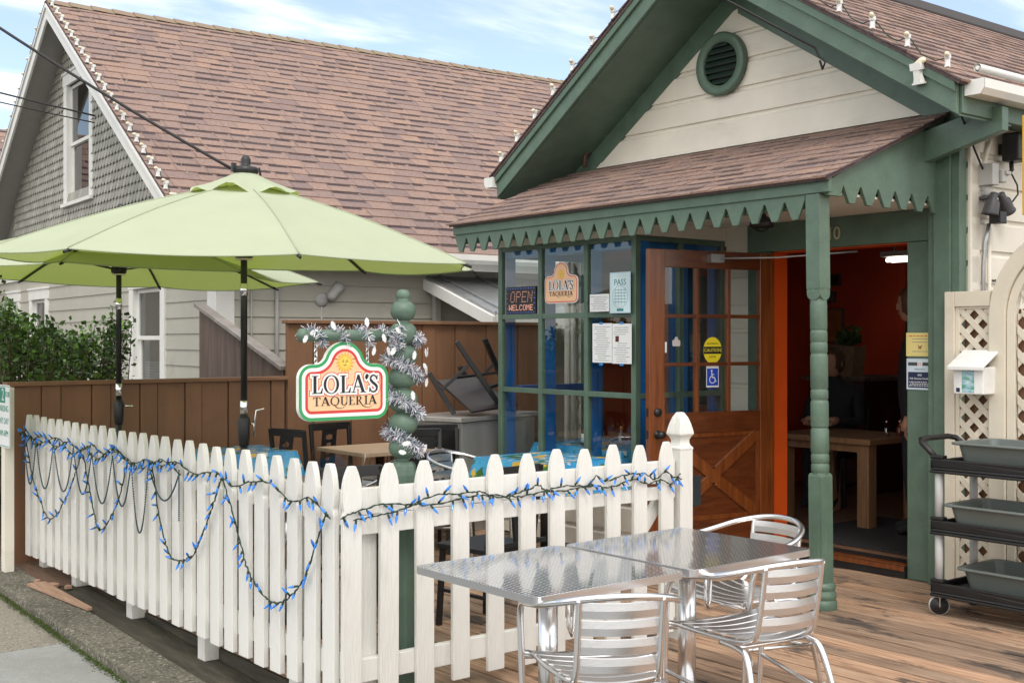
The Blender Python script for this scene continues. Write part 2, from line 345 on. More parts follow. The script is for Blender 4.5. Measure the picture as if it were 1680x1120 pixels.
def novelty(mb, M, u0, u1, z0, z1, expo=.21, ref=0., d=.022, lip=.045):
    k = math.floor((z0-ref)/expo)
    while ref + k*expo < z1 - 1e-4:
        base = ref+k*expo; k += 1
        for za, zb, da, db in ((base, base+expo-lip, d, d), (base+expo-lip, base+expo-lip*.6, d, .004), (base+expo-lip*.6, base+expo, .004, .003)):
            a = max(z0, za); b = min(z1, zb)
            if b-a < .003: continue
            U0 = u0(a) if callable(u0) else u0; U1 = u1(a) if callable(u1) else u1
            T0 = u0(b) if callable(u0) else u0; T1 = u1(b) if callable(u1) else u1
            if U1-U0 < .01: continue
            T1 = max(T1, T0+.001)
            mb.add([(U0,a,da),(U1,a,da),(T1,b,db),(T0,b,db)], [(0,1,2,3)], .5, False, M)
            if za == base: mb.add([(U0,a,0),(U1,a,0),(U1,a,da),(U0,a,da)], [(0,1,2,3)], .5, False, M)
def text(name, s, size, M, matl, parent, ext=.0006, align='CENTER', shear=0., sx=1.):
    cu = bpy.data.curves.new(name, 'FONT'); cu.body = s; cu.size = size; cu.align_x = align; cu.align_y = 'CENTER'; cu.extrude = ext; cu.shear = shear; cu.space_line = 1.0
    cu.materials.append(matl); cu.resolution_u = 3
    t = bpy.data.objects.new(name, cu); C.objects.link(t)
    dg = bpy.context.evaluated_depsgraph_get()
    me = bpy.data.meshes.new_from_object(t.evaluated_get(dg)); me.name = name
    bpy.data.objects.remove(t); bpy.data.curves.remove(cu)
    me.transform(M @ Matrix.Diagonal((sx,1,1,1)))
    return obj(name, me, None, parent)
EXPOSURE, SUN_E, SKY_S, CLOUD_V, SKY_T, CLOUD_LOC = 0.62, 0.95, .13, 10.0, (1,1,1), (0.3,0.2,0)
# ------------------------------------------------------------------ camera
cam = bpy.data.cameras.new('camera'); co = bpy.data.objects.new('camera', cam); C.objects.link(co)
cam.sensor_width = 36; cam.lens = 1950/1680*36; cam.shift_y = -5/1680*1.0; cam.clip_end = 500; cam.clip_start = .05
TH = math.radians(38.4)
fw = V((math.sin(TH), math.cos(TH), 0)); rt = V((math.cos(TH), -math.sin(TH), 0)); up = V((0,0,1))
co.matrix_world = Matrix(((rt.x,up.x,-fw.x,0),(rt.y,up.y,-fw.y,0),(rt.z,up.z,-fw.z,1.6),(0,0,0,1)))
bpy.context.scene.camera = co
sc = bpy.context.scene
sc.view_settings.view_transform = 'Standard'; sc.view_settings.look = 'None'; sc.view_settings.exposure = EXPOSURE; sc.view_settings.gamma = 1
sc.cycles.use_denoising = True
sc.cycles.max_bounces = 10; sc.cycles.transparent_max_bounces = 16

# ------------------------------------------------------------------ light
SUN_EL, SUN_AZ = math.radians(52), math.atan2(-.80, -.45)
sun = bpy.data.lights.new('sun', 'SUN'); sun.energy = SUN_E; sun.angle = math.radians(22); sun.color = (1, .96, .90)
so = bpy.data.objects.new('sun', sun); C.objects.link(so)
sd = V((math.cos(SUN_EL)*math.cos(SUN_AZ), math.cos(SUN_EL)*math.sin(SUN_AZ), math.sin(SUN_EL)))
so.rotation_euler = sd.to_track_quat('Z', 'Y').to_euler()
w = bpy.data.worlds.new('World'); sc.world = w; w.use_nodes = True
nt = w.node_tree; N = nt.nodes; L = nt.links; N.clear()
out = N.new('ShaderNodeOutputWorld'); bg = N.new('ShaderNodeBackground'); L.new(bg.outputs[0], out.inputs[0]); bg.inputs[1].default_value = SKY_S
sky = N.new('ShaderNodeTexSky'); sky.sky_type = 'NISHITA'; sky.sun_disc = False; sky.sun_elevation = SUN_EL; sky.sun_rotation = PI/2 - SUN_AZ
sky.air_density = 1.0; sky.dust_density = .6; sky.ozone_density = 2.2
tc = N.new('ShaderNodeTexCoord'); sp = N.new('ShaderNodeSeparateXYZ'); L.new(tc.outputs['Generated'], sp.inputs[0])
zz = N.new('ShaderNodeMath'); zz.operation = 'MAXIMUM'; zz.inputs[1].default_value = .04; L.new(sp.outputs[2], zz.inputs[0])
za = N.new('ShaderNodeMath'); za.operation = 'ADD'; za.inputs[1].default_value = .12; L.new(zz.outputs[0], za.inputs[0])
dv = N.new('ShaderNodeVectorMath'); dv.operation = 'DIVIDE'; cb = N.new('ShaderNodeCombineXYZ')
for i in range(3): L.new(za.outputs[0], cb.inputs[i])
L.new(tc.outputs['Generated'], dv.inputs[0]); L.new(cb.outputs[0], dv.inputs[1])
mp = N.new('ShaderNodeMapping'); mp.inputs['Rotation'].default_value = (0,0,math.radians(18)); mp.inputs['Scale'].default_value = (.75,2.0,.5); mp.inputs['Location'].default_value = CLOUD_LOC
L.new(dv.outputs[0], mp.inputs[0])
nz = N.new('ShaderNodeTexNoise'); nz.inputs['Scale'].default_value = .8; nz.inputs['Detail'].default_value = 9; nz.inputs['Roughness'].default_value = .58; nz.inputs['Distortion'].default_value = .35
L.new(mp.outputs[0], nz.inputs[0])
cr = N.new('ShaderNodeMapRange'); cr.interpolation_type = 'SMOOTHSTEP'; cr.inputs[1].default_value = .44; cr.inputs[2].default_value = .70; cr.inputs[3].default_value = .11; cr.inputs[4].default_value = .85; L.new(nz.outputs[0], cr.inputs[0])
# a bank of bright overcast overhead and behind the viewer: the day's soft light
ov = N.new('ShaderNodeVectorMath'); ov.operation = 'DOT_PRODUCT'; ov.inputs[1].default_value = (-.42,-.62,.66); L.new(tc.outputs['Generated'], ov.inputs[0])
orr = N.new('ShaderNodeMapRange'); orr.interpolation_type = 'SMOOTHSTEP'; orr.inputs[1].default_value = -.10; orr.inputs[2].default_value = .6; orr.inputs[4].default_value = .9; L.new(ov.outputs['Value'], orr.inputs[0])
mxf = N.new('ShaderNodeMath'); mxf.operation = 'MAXIMUM'; L.new(cr.outputs[0], mxf.inputs[0]); L.new(orr.outputs[0], mxf.inputs[1])
cm = N.new('ShaderNodeMix'); cm.data_type = 'RGBA'; L.new(mxf.outputs[0], cm.inputs['Factor']); cm.inputs['B'].default_value = (CLOUD_V*1.02, CLOUD_V*.985, CLOUD_V*.93, 1)
sb = N.new('ShaderNodeMix'); sb.data_type = 'RGBA'; sb.blend_type = 'MULTIPLY'; sb.inputs['Factor'].default_value = 1; sb.inputs['B'].default_value = (*SKY_T, 1); L.new(sky.outputs[0], sb.inputs['A'])
L.new(sb.outputs['Result'], cm.inputs['A']); L.new(cm.outputs['Result'], bg.inputs[0])

# ------------------------------------------------------------------ ground
def zg(y): return -.02 - .030*(8.5-y)
g = MB(); g.quad((-120,-120,-.35),(150,-120,-.35),(150,200,-.35),(-120,200,-.35)); tag(obj('ground', g, m_asphalt), None, None, kind='structure')
def strip(mb, x0, x1, y0, y1, top, bot, n=40, wob=0.):
    for i in range(n):
        a = y0+(y1-y0)*i/n; b = y0+(y1-y0)*(i+1)/n
        wa = wob*noise.noise((0,a*1.7,0)); wb = wob*noise.noise((0,b*1.7,0))
        za, zb = zg(a)+top, zg(b)+top; ba, bb = zg(a)+bot, zg(b)+bot
        mb.add([(x0+wa,a,za-.012),(x0+wa+.02,a,za),(x1,a,za),(x0+wb,b,zb-.012),(x0+wb+.02,b,zb),(x1,b,zb),(x0+wa-.01,a,ba),(x0+wb-.01,b,bb),(x1,a,ba),(x1,b,bb)],
               [(0,3,4,1),(1,4,5,2),(6,7,3,0),(2,5,9,8)])
s_ = MB(); strip(s_, .2, 2.235, 6.86, 40, -.055, -.2); tag(obj('pavement', s_, m_concrete), None, None, kind='structure')
s_ = MB(); strip(s_, .2, 2.235, -12, 6.85, -.053, -.2, 60); tag(obj('pavement_slab', s_, m_conc2), None, None, kind='structure')
s_ = MB(); strip(s_, 2.23, 2.475, -12, 40, 0, -.3, 320, .03); tag(obj('kerb', s_, m_kerb, bevel=0), None, None, kind='structure')
s_ = MB(); strip(s_, 2.49, 2.70, -12, 8.05, -.012, -.3, 160, .008); tag(obj('deck_sill', s_, m_deckdark), None, None, kind='structure')
s_ = MB(); strip(s_, 2.48, 3.1, 8.06, 12, -.01, -.3, 10, .01); tag(obj('dirt_strip', s_, mat('reddish_dirt_boards', (.13,.075,.05), .9, var=.3, scale=9, stretch=(5,.5,5), bump=.5)), None, None, kind='structure')
s_ = MB(); rnd = random.Random(3)
for i in range(15000):
    y = rnd.uniform(3.0, 9.0); dens = .5+.9*noise.noise((0,y*1.3,4))
    if rnd.random() > dens: continue
    x = 2.222+.03*noise.noise((0,y*1.7,0)) - abs(rnd.gauss(0,.022)); z = zg(y)-.054 + rnd.random()*.016*max(0,dens) ; r = rnd.uniform(.0025,.007)
    a = rnd.uniform(0,6.28); s_.add([(x+r*math.cos(a),y+r*math.sin(a),z),(x-r*math.sin(a),y+r*math.cos(a),z+r*.6),(x-r*math.cos(a),y-r*math.sin(a),z+.001),(x+r*math.sin(a),y-r*math.cos(a),z+r*.5)], [(0,1,2,3)], rnd.random())
tag(obj('moss', s_, m_moss), None, None, kind='stuff')
# loose wedge of raw wood on the kerb, and a few chips
s_ = MB(); M_ = Matrix.Identity(4)
s_.prism([(2.35,8.10),(2.47,8.10),(2.49,7.25),(2.462,7.25)], 0, .02); s_.v = [V((p.x,p.y,p.z+zg(p.y)+.006)) for p in s_.v]
tag(obj('wood_plank', s_, m_rawwood, bevel=.003), 'thin wedge of raw reddish wood lying along the kerb', 'plank')
rnd = random.Random(5)
for k,(x,y,r) in enumerate([(2.50,8.02,.035),(2.56,7.92,.028),(2.45,8.2,.02)]):
    s_ = MB(); s_.prism([(x+r*rnd.uniform(.6,1.3)*math.cos(a*1.05), y+r*1.6*rnd.uniform(.6,1.3)*math.sin(a*1.05)) for a in range(6)], zg(y)+.001, zg(y)+.018)
    tag(obj('wood_chip', s_, m_rawwood), 'small broken chip of wood beside the plank on the kerb', 'wood chip', 'wood chips by the kerb')
# deck: boards run parallel to the house front
s_ = MB(); rnd = random.Random(11); x = 2.72
while x < 8.0:
    wv = .131; y = -4.
    off = rnd.uniform(0,2)
    y1s = [-4.+off, -1.2+off, 1.6+off, 4.4+off, 7.2+off, 9.4]
    a = -4.
    for b in y1s:
        if b > a+.05:
            dz = rnd.uniform(-.003,.003)
            c = rnd.random()
            s_.box((x,a+.002,-.045),(x+wv,min(b,9.4),dz), c)
        a = b
    x += wv+.013
tag(obj('deck', s_, m_deck, bevel=.004), None, None, kind='structure')
s_ = MB(); s_.box((2.71,-4,-.34),(2.745,9.4,-.048)); s_.box((2.75,-4,-.33),(8,9.4,-.30)); tag(obj('deck_edge', s_, m_deckdark), None, None, kind='structure')  # edge face and the sheet beneath the boards share the dark sill colour

# ------------------------------------------------------------------ restaurant
FX = 7.03
house = thing('restaurant_building', 'cream sided restaurant with green trim, porch, bay window and red brown shingle roof', 'building', (FX,6.0,0))
YL, ZL, SL = 8.29, 3.05, .668
YR, ZR, SR = 3.86, 3.136, .642
YA = 6.053; ZA = ZL+SL*(YL-YA)
def fr(z, drop, side): return (YL-(z+drop-ZL)/SL) if side == 'L' else (YR+(z+drop-ZR)/SR)
MF = fX(FX,0,0)
m_ = MB(); m_.m = Matrix.Identity(4)
novelty(m_, MF, -4.40, -4.15, 0, 2.5); novelty(m_, MF, -6.19, -5.93, 0, 2.5); novelty(m_, MF, -8.05, -7.82, 0, 2.5)
novelty(m_, MF, -8.05, -4.15, 2.5, 3.02)
novelty(m_, MF, lambda z: -min(8.05, fr(z,.12,'L')), lambda z: -max(4.15, fr(z,.12,'R')), 3.02, ZA-.15, ref=-.08, expo=.212)
# backing
m_.box((FX+.001,4.151,0),(FX+.1,4.40,2.5)); m_.box((FX+.001,5.93,0),(FX+.1,6.189,2.5)); m_.box((FX+.001,7.82,0),(FX+.1,8.049,2.5)); m_.box((FX+.001,4.151,2.5),(FX+.1,8.049,3.0))
m_.prism([(-8.03,3.0),(-4.17,3.0),(-4.17,3.2),(-YA,ZA-.2),(-8.03,3.16)], -.1, -.001, MF)
m_.box((FX+.001,6.2,0),(FX+.1,7.81,.6)); m_.box((FX+.001,4.41,2.4),(FX+.1,5.92,2.499))
obj('front_wall', m_, m_beige, house)
m_ = MB(); MS = fY(0,4.15,0)
novelty(m_, MS, FX, 16, 0, 2.95, ref=.07); m_.box((FX,4.151,0),(16,4.25,3.0)); m_.box((FX,7.95,0),(16,8.05,3.1)); m_.box((15.9,4.25,0),(16,7.95,4.4))
obj('side_wall', m_, m_beige, house)
# corner trim strips
m_ = MB(); m_.box((FX-.022,4.128,0),(FX+.09,4.149,2.93)); obj('corner_board', m_, m_beige, house, .003); m_ = MB(); m_.box((FX-.03,8.04,0),(FX+.08,8.075,2.9)); obj('corner_board', m_, m_beige, house, .003)
# roof
m_ = MB(); rl = math.hypot(YR-YA, ZA-ZR)
XF = 6.37
for (Y0,Z0,S_) in ((YL,ZL,-1),(YR,ZR,1)):
    wv = V((0,YA-Y0,ZA-Z0)); Ls = wv.length; wn = wv.normalized(); n = V((1,0,0)).cross(wn); n = n if n.z > 0 else -n
    e = V((0,Y0,Z0)) - wn*.05
    p = [e+V((XF,0,0)), e+V((16,0,0)), V((16,YA,ZA)), V((XF,YA,ZA))]
    m_.add(p+[q-n*.02 for q in p], [(0,1,2,3),(7,6,5,4),(0,4,5,1),(3,7,4,0)], .2)
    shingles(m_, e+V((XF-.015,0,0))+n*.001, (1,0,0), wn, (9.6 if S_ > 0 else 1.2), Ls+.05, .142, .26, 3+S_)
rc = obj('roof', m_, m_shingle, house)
m_ = MB(); m_.prism([(-YA-.13,ZA-.07),(-YA,ZA+.05),(-YA+.13,ZA-.07),(-YA+.13,ZA-.055),(-YA,ZA+.075),(-YA-.13,ZA-.055)], -9.6, -.0, fX(XF-.02,0,0)); obj('ridge_cap', m_, m_felt, rc)
def rakepoly(a, b, side):
    if side == 'L': return [(-YL,ZL-a),(-YA,ZA-a),(-YA,ZA-b),(-YL,ZL-b)]
    return [(-YA,ZA-a),(-YR,ZR-a),(-YR,ZR-b),(-YA,ZA-b)]
for sd_ in 'LR':
    m_ = MB(); M_ = fX(6.43,0,0)
    m_.prism(rakepoly(.028,.215,sd_), 0, .03, M_); m_.prism(rakepoly(.024,.085,sd_), .0305, .052, M_)
    ro = obj('rake_board', m_, m_green, house, .004)
    m_ = MB(); m_.prism(rakepoly(.205,.222,sd_), -.585, -.002, M_); obj('soffit', m_, m_green, ro)
    m_ = MB(); m_.prism(rakepoly(.224,.40,'L') if sd_ == 'L' else [(-YA,ZA-.224),(-4.152,ZR+SR*.292-.224),(-4.152,ZR+SR*.292-.46),(-YA,ZA-.46)], -.03, .012, fX(7.01,0,0)); obj('frieze_board', m_, m_green, ro, .003)
# eave return, fascia under the gutter, outrigger beam
m_ = MB(); m_.box((6.44,3.845,2.93),(16,3.875,3.10)); m_.box((7.04,3.877,2.985),(16,4.148,3.0)); obj('eave_fascia', m_, m_green, house, .003)
m_ = MB(); m_.prism([(-4.40,2.70),(-3.78,2.855),(-3.78,3.0),(-3.9,3.01),(-4.40,2.90)], 0, .07, fX(6.84,0,0)); obj('outrigger_beam', m_, m_green, house, .004)
# gutter
m_ = MB(); pr_ = [(0,0),(-.10,0),(-.125,.035),(-.125,.09),(-.115,.09),(-.115,.04),(-.096,.008),(-.008,.008),(-.008,.09),(0,.09)]
m_.prism([(y,z) for y,z in pr_], 0, 9.4, Matrix(((0,0,1,6.46),(1,0,0,3.842),(0,1,0,3.03),(0,0,0,1))))
m_.prism([(0,0),(-.10,0),(-.125,.035),(-.125,.09),(0,.09)], -.004, .004, Matrix(((0,0,1,6.46),(1,0,0,3.842),(0,1,0,3.03),(0,0,0,1)))); obj('gutter', m_, m_whitetrim, house)
m_ = MB(); m_.prism([(0,0),(.10,0),(.125,.035),(.125,.09),(0,.09)], -.06, .5, Matrix(((0,0,1,6.42),(1,0,0,8.30),(0,1,0,2.93),(0,0,0,1)))); obj('gutter', m_, m_whitetrim, house)
# louvred vent
m_ = MB(); Mv = fX(7.0,6.20,3.72)
m_.lathe([(.165,0),(.165,.03),(.175,.045),(.225,.05),(.245,.04),(.245,0),(.165,0)], 40, Mv); vt = obj('gable_vent', m_, m_green, house)
m_ = MB()
for k in range(7):
    y = -.145+k*.048; wv = math.sqrt(max(.001,.168**2-(y+.01)**2)); m_.add([(-wv,y,.035),(wv,y,.035),(wv,y+.036,.008),(-wv,y+.036,.008),(-wv,y-.008,.03),(wv,y-.008,.03)], [(0,1,2,3),(4,5,1,0)], .5, False, Mv)
obj('louvre', m_, mat('dark_louvre', (.018,.034,.026), .5), vt)  # slats coloured much darker than the green ring around them
m_ = MB(); m_.lathe([(.166,.0),(.166,.004)], 32, Mv); obj('backing', m_, m_ink, vt)

# porch ------------------------------------------------------------
PX, PZ, WZ = 5.75, 2.555, 3.075
PY0, PY1 = 4.30, 8.05
m_ = MB(); wn = V((FX-PX,0,WZ-PZ)); Lp = wn.length; wn.normalize(); n = V((-wn.z,0,wn.x))
e = V((PX,0,PZ)) - wn*.045
p = [e+V((0,PY0-.03,0)), e+V((0,PY1,0)), V((FX,PY1,WZ)), V((FX,PY0-.03,WZ))]
m_.add(p+[q-n*.02 for q in p], [(0,1,2,3),(7,6,5,4),(0,4,5,1),(0,3,7,4),(1,5,6,2)], .15)
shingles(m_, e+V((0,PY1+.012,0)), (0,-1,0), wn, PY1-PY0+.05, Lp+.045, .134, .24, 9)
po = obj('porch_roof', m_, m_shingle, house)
m_ = MB(); m_.box((FX-.03,PY0,WZ+.002),(FX-.012,PY1-.1,WZ+.045)); obj('flashing', m_, m_beige, po)
m_ = MB(); m_.box((PX-.002,PY0-.02,PZ-.10),(PX+.028,PY1-.01,PZ-.012)); m_.box((PX+.03,PY1-.05,PZ-.1),(PX+1.2,PY1-.02,PZ-.02)); obj('fascia', m_, m_green, po, .004)
def teeth(u0, u1, top, notch, bot, pitch):
    pts = [(u0,top)]; n = max(1, round((u1-u0)/pitch)); d = (u1-u0)/n; lo = []
    for i in range(n):
        a = u0+i*d; lo += [(a+.006,notch),(a+d*.36,bot),(a+d*.64,bot),(a+d-.006,notch)]
    return [(u0,top)] + lo + [(u1,top)]
m_ = MB(); m_.prism(teeth(-PY1+.02,-4.46,PZ-.085,PZ-.135,PZ-.245,.155), 0, .018, fX(PX+.03,0,0)); obj('sawtooth_trim', m_, m_green, po, .002)
m_ = MB(); tp = teeth(5.92, 6.99, 2.6, 2.51, 2.405, .165)
m_.prism([(PX+.03,PZ-.03),(PX+.03,2.44),(5.90,2.44)] + tp[1:-1] + [(6.995,2.52),(6.995,3.03),(6.5,2.83),(6.1,2.675)], 0, .022, fY(0,PY0+.03,0)); obj('end_board', m_, m_green, po, .002)
m_ = MB(); m_.box((PX+.05,PY0+.04,2.455),(FX-.02,PY1-.06,2.47)); obj('porch_ceiling', m_, m_beige, po)
m_ = MB(); m_.box((5.80,PY0+.06,2.38),(5.86,PY1-.08,2.452)); obj('porch_beam', m_, m_green, po)
# turned post
m_ = MB(); Mp = Tr(5.82,4.385,0)
def sq(a, h): return [(-a,-a),(a,-a),(a,a),(-a,a)]
def sqloft(mb, prof, M, k=0):
    vs = []; fs = []
    for a, z in prof: vs += [(-a,-a,z),(a,-a,z),(a,a,z),(-a,a,z)]
    for i in range(len(prof)-1):
        for j in range(4): fs.append((4*i+j,4*i+(j+1)%4,4*i+4+(j+1)%4,4*i+4+j))
    fs += [(3,2,1,0), tuple(4*(len(prof)-1)+j for j in range(4))]
    mb.add(vs, fs, .5, False, M)
sqloft(m_, [(.048,1.885),(.050,1.90),(.050,2.452)], Mp)
for dx, dy in ((0,-1),(0,1),(-1,0),(1,0)):   # rounded tongues at the lower end of the square head
    pts = [(-.0475,1.886)] + [(.047*math.cos(PI+PI*i/10)*.99, 1.865+.04*math.sin(PI+PI*i/10)) for i in range(11)] + [(.0475,1.886)]
    F_ = frame((5.82+dx*.049,4.385+dy*.049,0), (-dy,dx,0), (dx,dy,0)); m_.prism(pts, -.012, .001, F_)
m_.lathe([(.045,1.82),(.048,1.81),(.05,1.80),(.05,1.66),(.048,1.652),(.044,1.648),(.049,1.642),(.05,1.635),(.05,1.585),(.046,1.578),(.05,1.57),(.05,1.52),(.044,1.512),(.050,1.50),(.0515,1.49),(.0515,1.31),(.046,1.30),(.0515,1.29),(.0515,1.245),(.046,1.237),(.0515,1.225),(.053,1.21),(.053,1.08),(.046,1.072),(.053,1.06),(.054,.93),(.0475,.92),(.053,.91),(.053,.87),(.047,.862),(.053,.852),(.053,.815),(.048,.806),(.05,.80)], 28, Mp)
m_.lathe([(.04,.79),(.05,1.9)], 12, Mp)
vs = []; pr8 = [(.050,.80),(.062,.79),(.068,.77),(.068,.14),(.066,.13)]
m_.lathe([(a*1.082,z) for a,z in [(.04,.815),(.047,.80),(.051,.775),(.053,.14)]], 8, Mp, .5, False, PI/8)
sqloft(m_, [(.044,.803),(.0505,.785),(.0505,.14)], Mp)
m_.lathe([(.072,.16),(.078,.152),(.083,.14),(.083,.125),(.077,.115),(.083,.10),(.087,.088),(.087,.07),(.08,.06),(.088,.05),(.09,.035),(.09,.002)], 32, Mp)
m_.v = [p - rt*(.026*p.z/2.45) for p in m_.v]; obj('porch_post', m_, m_green, house, .003)

# entrance -----------------------------------------------------------
m_ = MB()
m_.box((6.985,4.385,.002),(7.029,4.572,2.24)); m_.box((6.985,5.735,.002),(7.029,5.94,2.24)); m_.box((6.98,4.385,2.243),(7.028,5.94,2.452))
cs = obj('door_casing', m_, m_green, house, .003)
m_ = MB(); m_.box((6.925,4.155,.002),(7.028,4.380,2.86)); m_.box((6.905,4.21,.002),(6.924,4.33,2.80)); obj('corner_post', m_, m_green, house, .004)
m_ = MB(); m_.box((7.03,5.732,.1),(7.19,5.76,2.235)); m_.box((7.03,4.54,.1),(7.19,4.568,2.235)); m_.box((7.03,4.569,2.236),(7.19,5.73,2.26)); obj('door_jamb', m_, m_orange, house)
m_ = MB(); m_.box((6.96,4.575,.002),(7.2,5.73,.085)); obj('threshold', m_, m_black, house); 
m_ = MB(); m_.box((6.952,4.578,.05),(6.9595,5.73,.082)); m_.box((6.96,4.578,.0855),(7.02,5.73,.094)); obj('threshold_strip', m_, m_doorwood, house)
for dgt, yy in (('1',5.184),('0',5.128)):
    text('house_number', dgt, .13, fX(6.9775,yy,2.335), m_gold, house, .003)

# open door: hinged on the left jamb, swung out past square
Dh = V((6.985,5.705,0)); De = V((5.86,5.90,0)); du = (De-Dh).normalized(); Wd = 1.125
dn = V((du.y,-du.x,0)); dn = dn if dn.y < 0 else -dn
MD = frame((Dh.x,Dh.y,0), -du, dn) @ Matrix.Translation((-Wd,0,0))     # x from the free edge to the hinge
t0, t1 = -.022, .022
m_ = MB(); m_.m = MD; z0, z1 = .115, 2.225; st = .135
m_.box((0,z0,t0),(st,z1,t1)); m_.box((Wd-st,z0,t0),(Wd,z1,t1))
door = obj('door', m_, m_doorwood, house, .004)
for a, b in ((z0,.30),(.93,1.075),(2.10,z1)): m_ = MB(); m_.m = MD; m_.box((st+.001,a,t0),(Wd-st-.001,b,t1)); obj('rail', m_, m_doorwood_h, door, .003)
m_ = MB(); m_.m = MD
gx0, gx1, gz0, gz1 = st, Wd-st, 1.075, 2.10
for k in (1,2):
    z = gz0+(gz1-gz0)*k/3; m_.box((gx0,z-.013,t0+.004),(gx1,z+.013,t1-.004))
obj('glazing_bar', m_, m_doorwood_h, door, .003)
m_ = MB(); m_.m = MD
for k in (1,2):
    x = gx0+(gx1-gx0)*k/3; m_.box((x-.014,gz0,t0+.003),(x+.014,gz1,t1-.003))
obj('muntin', m_, m_doorwood, door, .003)
m_ = MB(); m_.m = MD; m_.box((st,.30,-.008),(Wd-st,.93,.006))
obj('lower_panel', m_, m_doorwood_h, door)
m_ = MB(); m_.m = MD; cx, cy = Wd/2, .615
for sx_ in (-1,1):
    for sy_ in (-1,1):
        m_.beam((cx+sx_*.035,cy+sy_*.03,.012),(cx+sx_*(Wd/2-st-.03),cy+sy_*.285,.012),.085,.02,(0,0,1))
m_.box((st,.30,.0065),(st+.035,.93,.015)); m_.box((Wd-st-.035,.30,.0065),(Wd-st,.93,.015)); m_.box((st+.036,.30,.0065),(Wd-st-.036,.335,.0148)); m_.box((st+.036,.895,.0065),(Wd-st-.036,.93,.0148))
m_.box((cx-.06,cy-.05,.013),(cx+.06,cy+.05,.0235)); obj('cross_brace', m_, m_doorwood, door, .004)
m_ = MB(); m_.m = MD; m_.box((gx0,gz0,-.003),(gx1,gz1,.003)); obj('pane', m_, m_pane, door)
for z in (1.085,.93):
    m_ = MB(); Mk = MD @ Tr(.07,z,t1)
    m_.lathe([(.03,0),(.03,.006),(.012,.012),(.012,.035),(.026,.042),(.029,.055),(.022,.068),(.004,.07)] if z < 1 else [(.03,0),(.03,.012),(.02,.02),(.004,.021)], 18, Mk)
    obj('door_knob' if z < 1 else 'deadbolt', m_, m_blackmetal, door)
    m_ = MB(); Mk = MD @ Tr(.0,z,0) @ Ry(-PI/2); m_.box((-.012,-.03,0),(.012,.03,.002),.5,Mk); obj('latch_plate', m_, m_blackmetal, door)
m_ = MB(); q0 = MD @ V((.56,2.17,t1+.02)); m_.tube([q0, q0+V((.25,-.35,.0)), V((6.97,4.95,2.20))], .008, 6); m_.box((.5,2.14,t1),(.62,2.2,t1+.05),.5,MD); obj('closer_arm', m_, m_steel, door)

# bay window ---------------------------------------------------------
BX, BY0, BY1 = 6.05, 6.19, 7.82
m_ = MB()
novelty(m_, fX(BX+.02,0,0), -BY1, -BY0, .02, .56, ref=-.02); novelty(m_, fY(0,BY0+.02,0), BX, FX, .02, .56, ref=-.02)
m_.box((BX+.021,BY0+.021,.02),(BX+.08,BY1-.021,.555)); m_.box((BX+.081,BY0+.021,.02),(FX,BY0+.08,.555)); m_.box((BX+.081,BY1-.08,.02),(FX,BY1-.02,.555))
hd_ = MB(); hd_.box((BX-.012,BY0-.012,2.352),(BX+.10,BY1+.012,2.452)); hd_.box((BX+.101,BY0-.012,2.352),(FX-.02,BY0+.08,2.452)); hd_.box((BX+.101,BY1-.08,2.352),(FX-.02,BY1+.012,2.452)); hd_.box((BX+.1,BY0+.08,2.42),(FX-.02,BY1-.08,2.44))
bay = obj('bay_window', m_, m_beige, house); obj('header', hd_, m_beige, bay)
g_ = MB(); b_ = MB(); ys = [BY0+.0, BY0+.543, BY0+1.087, BY1]; zs = [.585, 1.18, 1.777, 2.335]
hw = .022
def post_(x0,x1,y0,y1): g_.box((x0,y0,.562),(x1,y1,2.350))
post_(BX,BX+.05,BY0,BY0+.05); post_(BX,BX+.05,BY1-.05,BY1); post_(FX-.06,FX-.02,BY0,BY0+.045); post_(FX-.06,FX-.02,BY1-.045,BY1)
for y in ys[1:3]: g_.box((BX,y-hw,.59),(BX+.045,y+hw,2.345))
XM = 6.53
for Y0_ in (BY0, BY1-.045): g_.box((XM-hw,Y0_,.59),(XM+hw,Y0_+.045,2.345))
for i in range(4):
    z = zs[i]; h = .02 if 0 < i < 3 else .024
    for a, b in ((BY0+.05,ys[1]-hw),(ys[1]+hw,ys[2]-hw),(ys[2]+hw,BY1-.05)): g_.box((BX+.004,a,z-h),(BX+.042,b,z+(h if i < 3 else .0155)))
    if i in (0,1,3):
        for Y0_ in (BY0, BY1-.045):
            for a, b in ((BX+.05,XM-hw),(XM+hw,FX-.06)): g_.box((a,Y0_+.004,z-h),(b,Y0_+.041,z+(h if i < 3 else .0155)))
g_.box((BX-.03,BY0-.03,.556),(BX+.03,BY1+.03,.584)); 
obj('frame', g_, m_green, bay, .003)
IW = .10
b_.box((BX+.051,BY0+.012,.6),(BX+.05+IW,BY0+.047,2.33)); b_.box((BX+.051,BY1-.047,.6),(BX+.05+IW,BY1-.012,2.33))
for y in ys[1:3]: b_.box((BX+.046,y-.02,.6),(BX+.05+IW,y+.02,2.33))
b_.box((BX+.046,BY0+.05,2.26),(BX+.05+IW-.002,BY1-.05,2.325))
for Y0_ in (BY0+.046, BY1-.046-IW+.03):
    b_.box((XM-.02,Y0_,.6),(XM+.02,Y0_+IW-.03,2.255)); b_.box((BX+.152,Y0_,2.26),(FX-.05,Y0_+IW-.032,2.325)); 
b_.box((BX+.16,BY1-.115,1.15),(FX-.06,BY1-.046,1.21)); b_.box((FX-.09,BY0+.046,.6),(FX-.021,BY0+.12,2.255)); b_.box((FX+.0,6.6,.6),(FX+.1,6.76,2.4)); b_.box((FX,7.70,.6),(FX+.1,7.78,2.4))
obj('inner_trim', b_, m_blue, bay, .003)
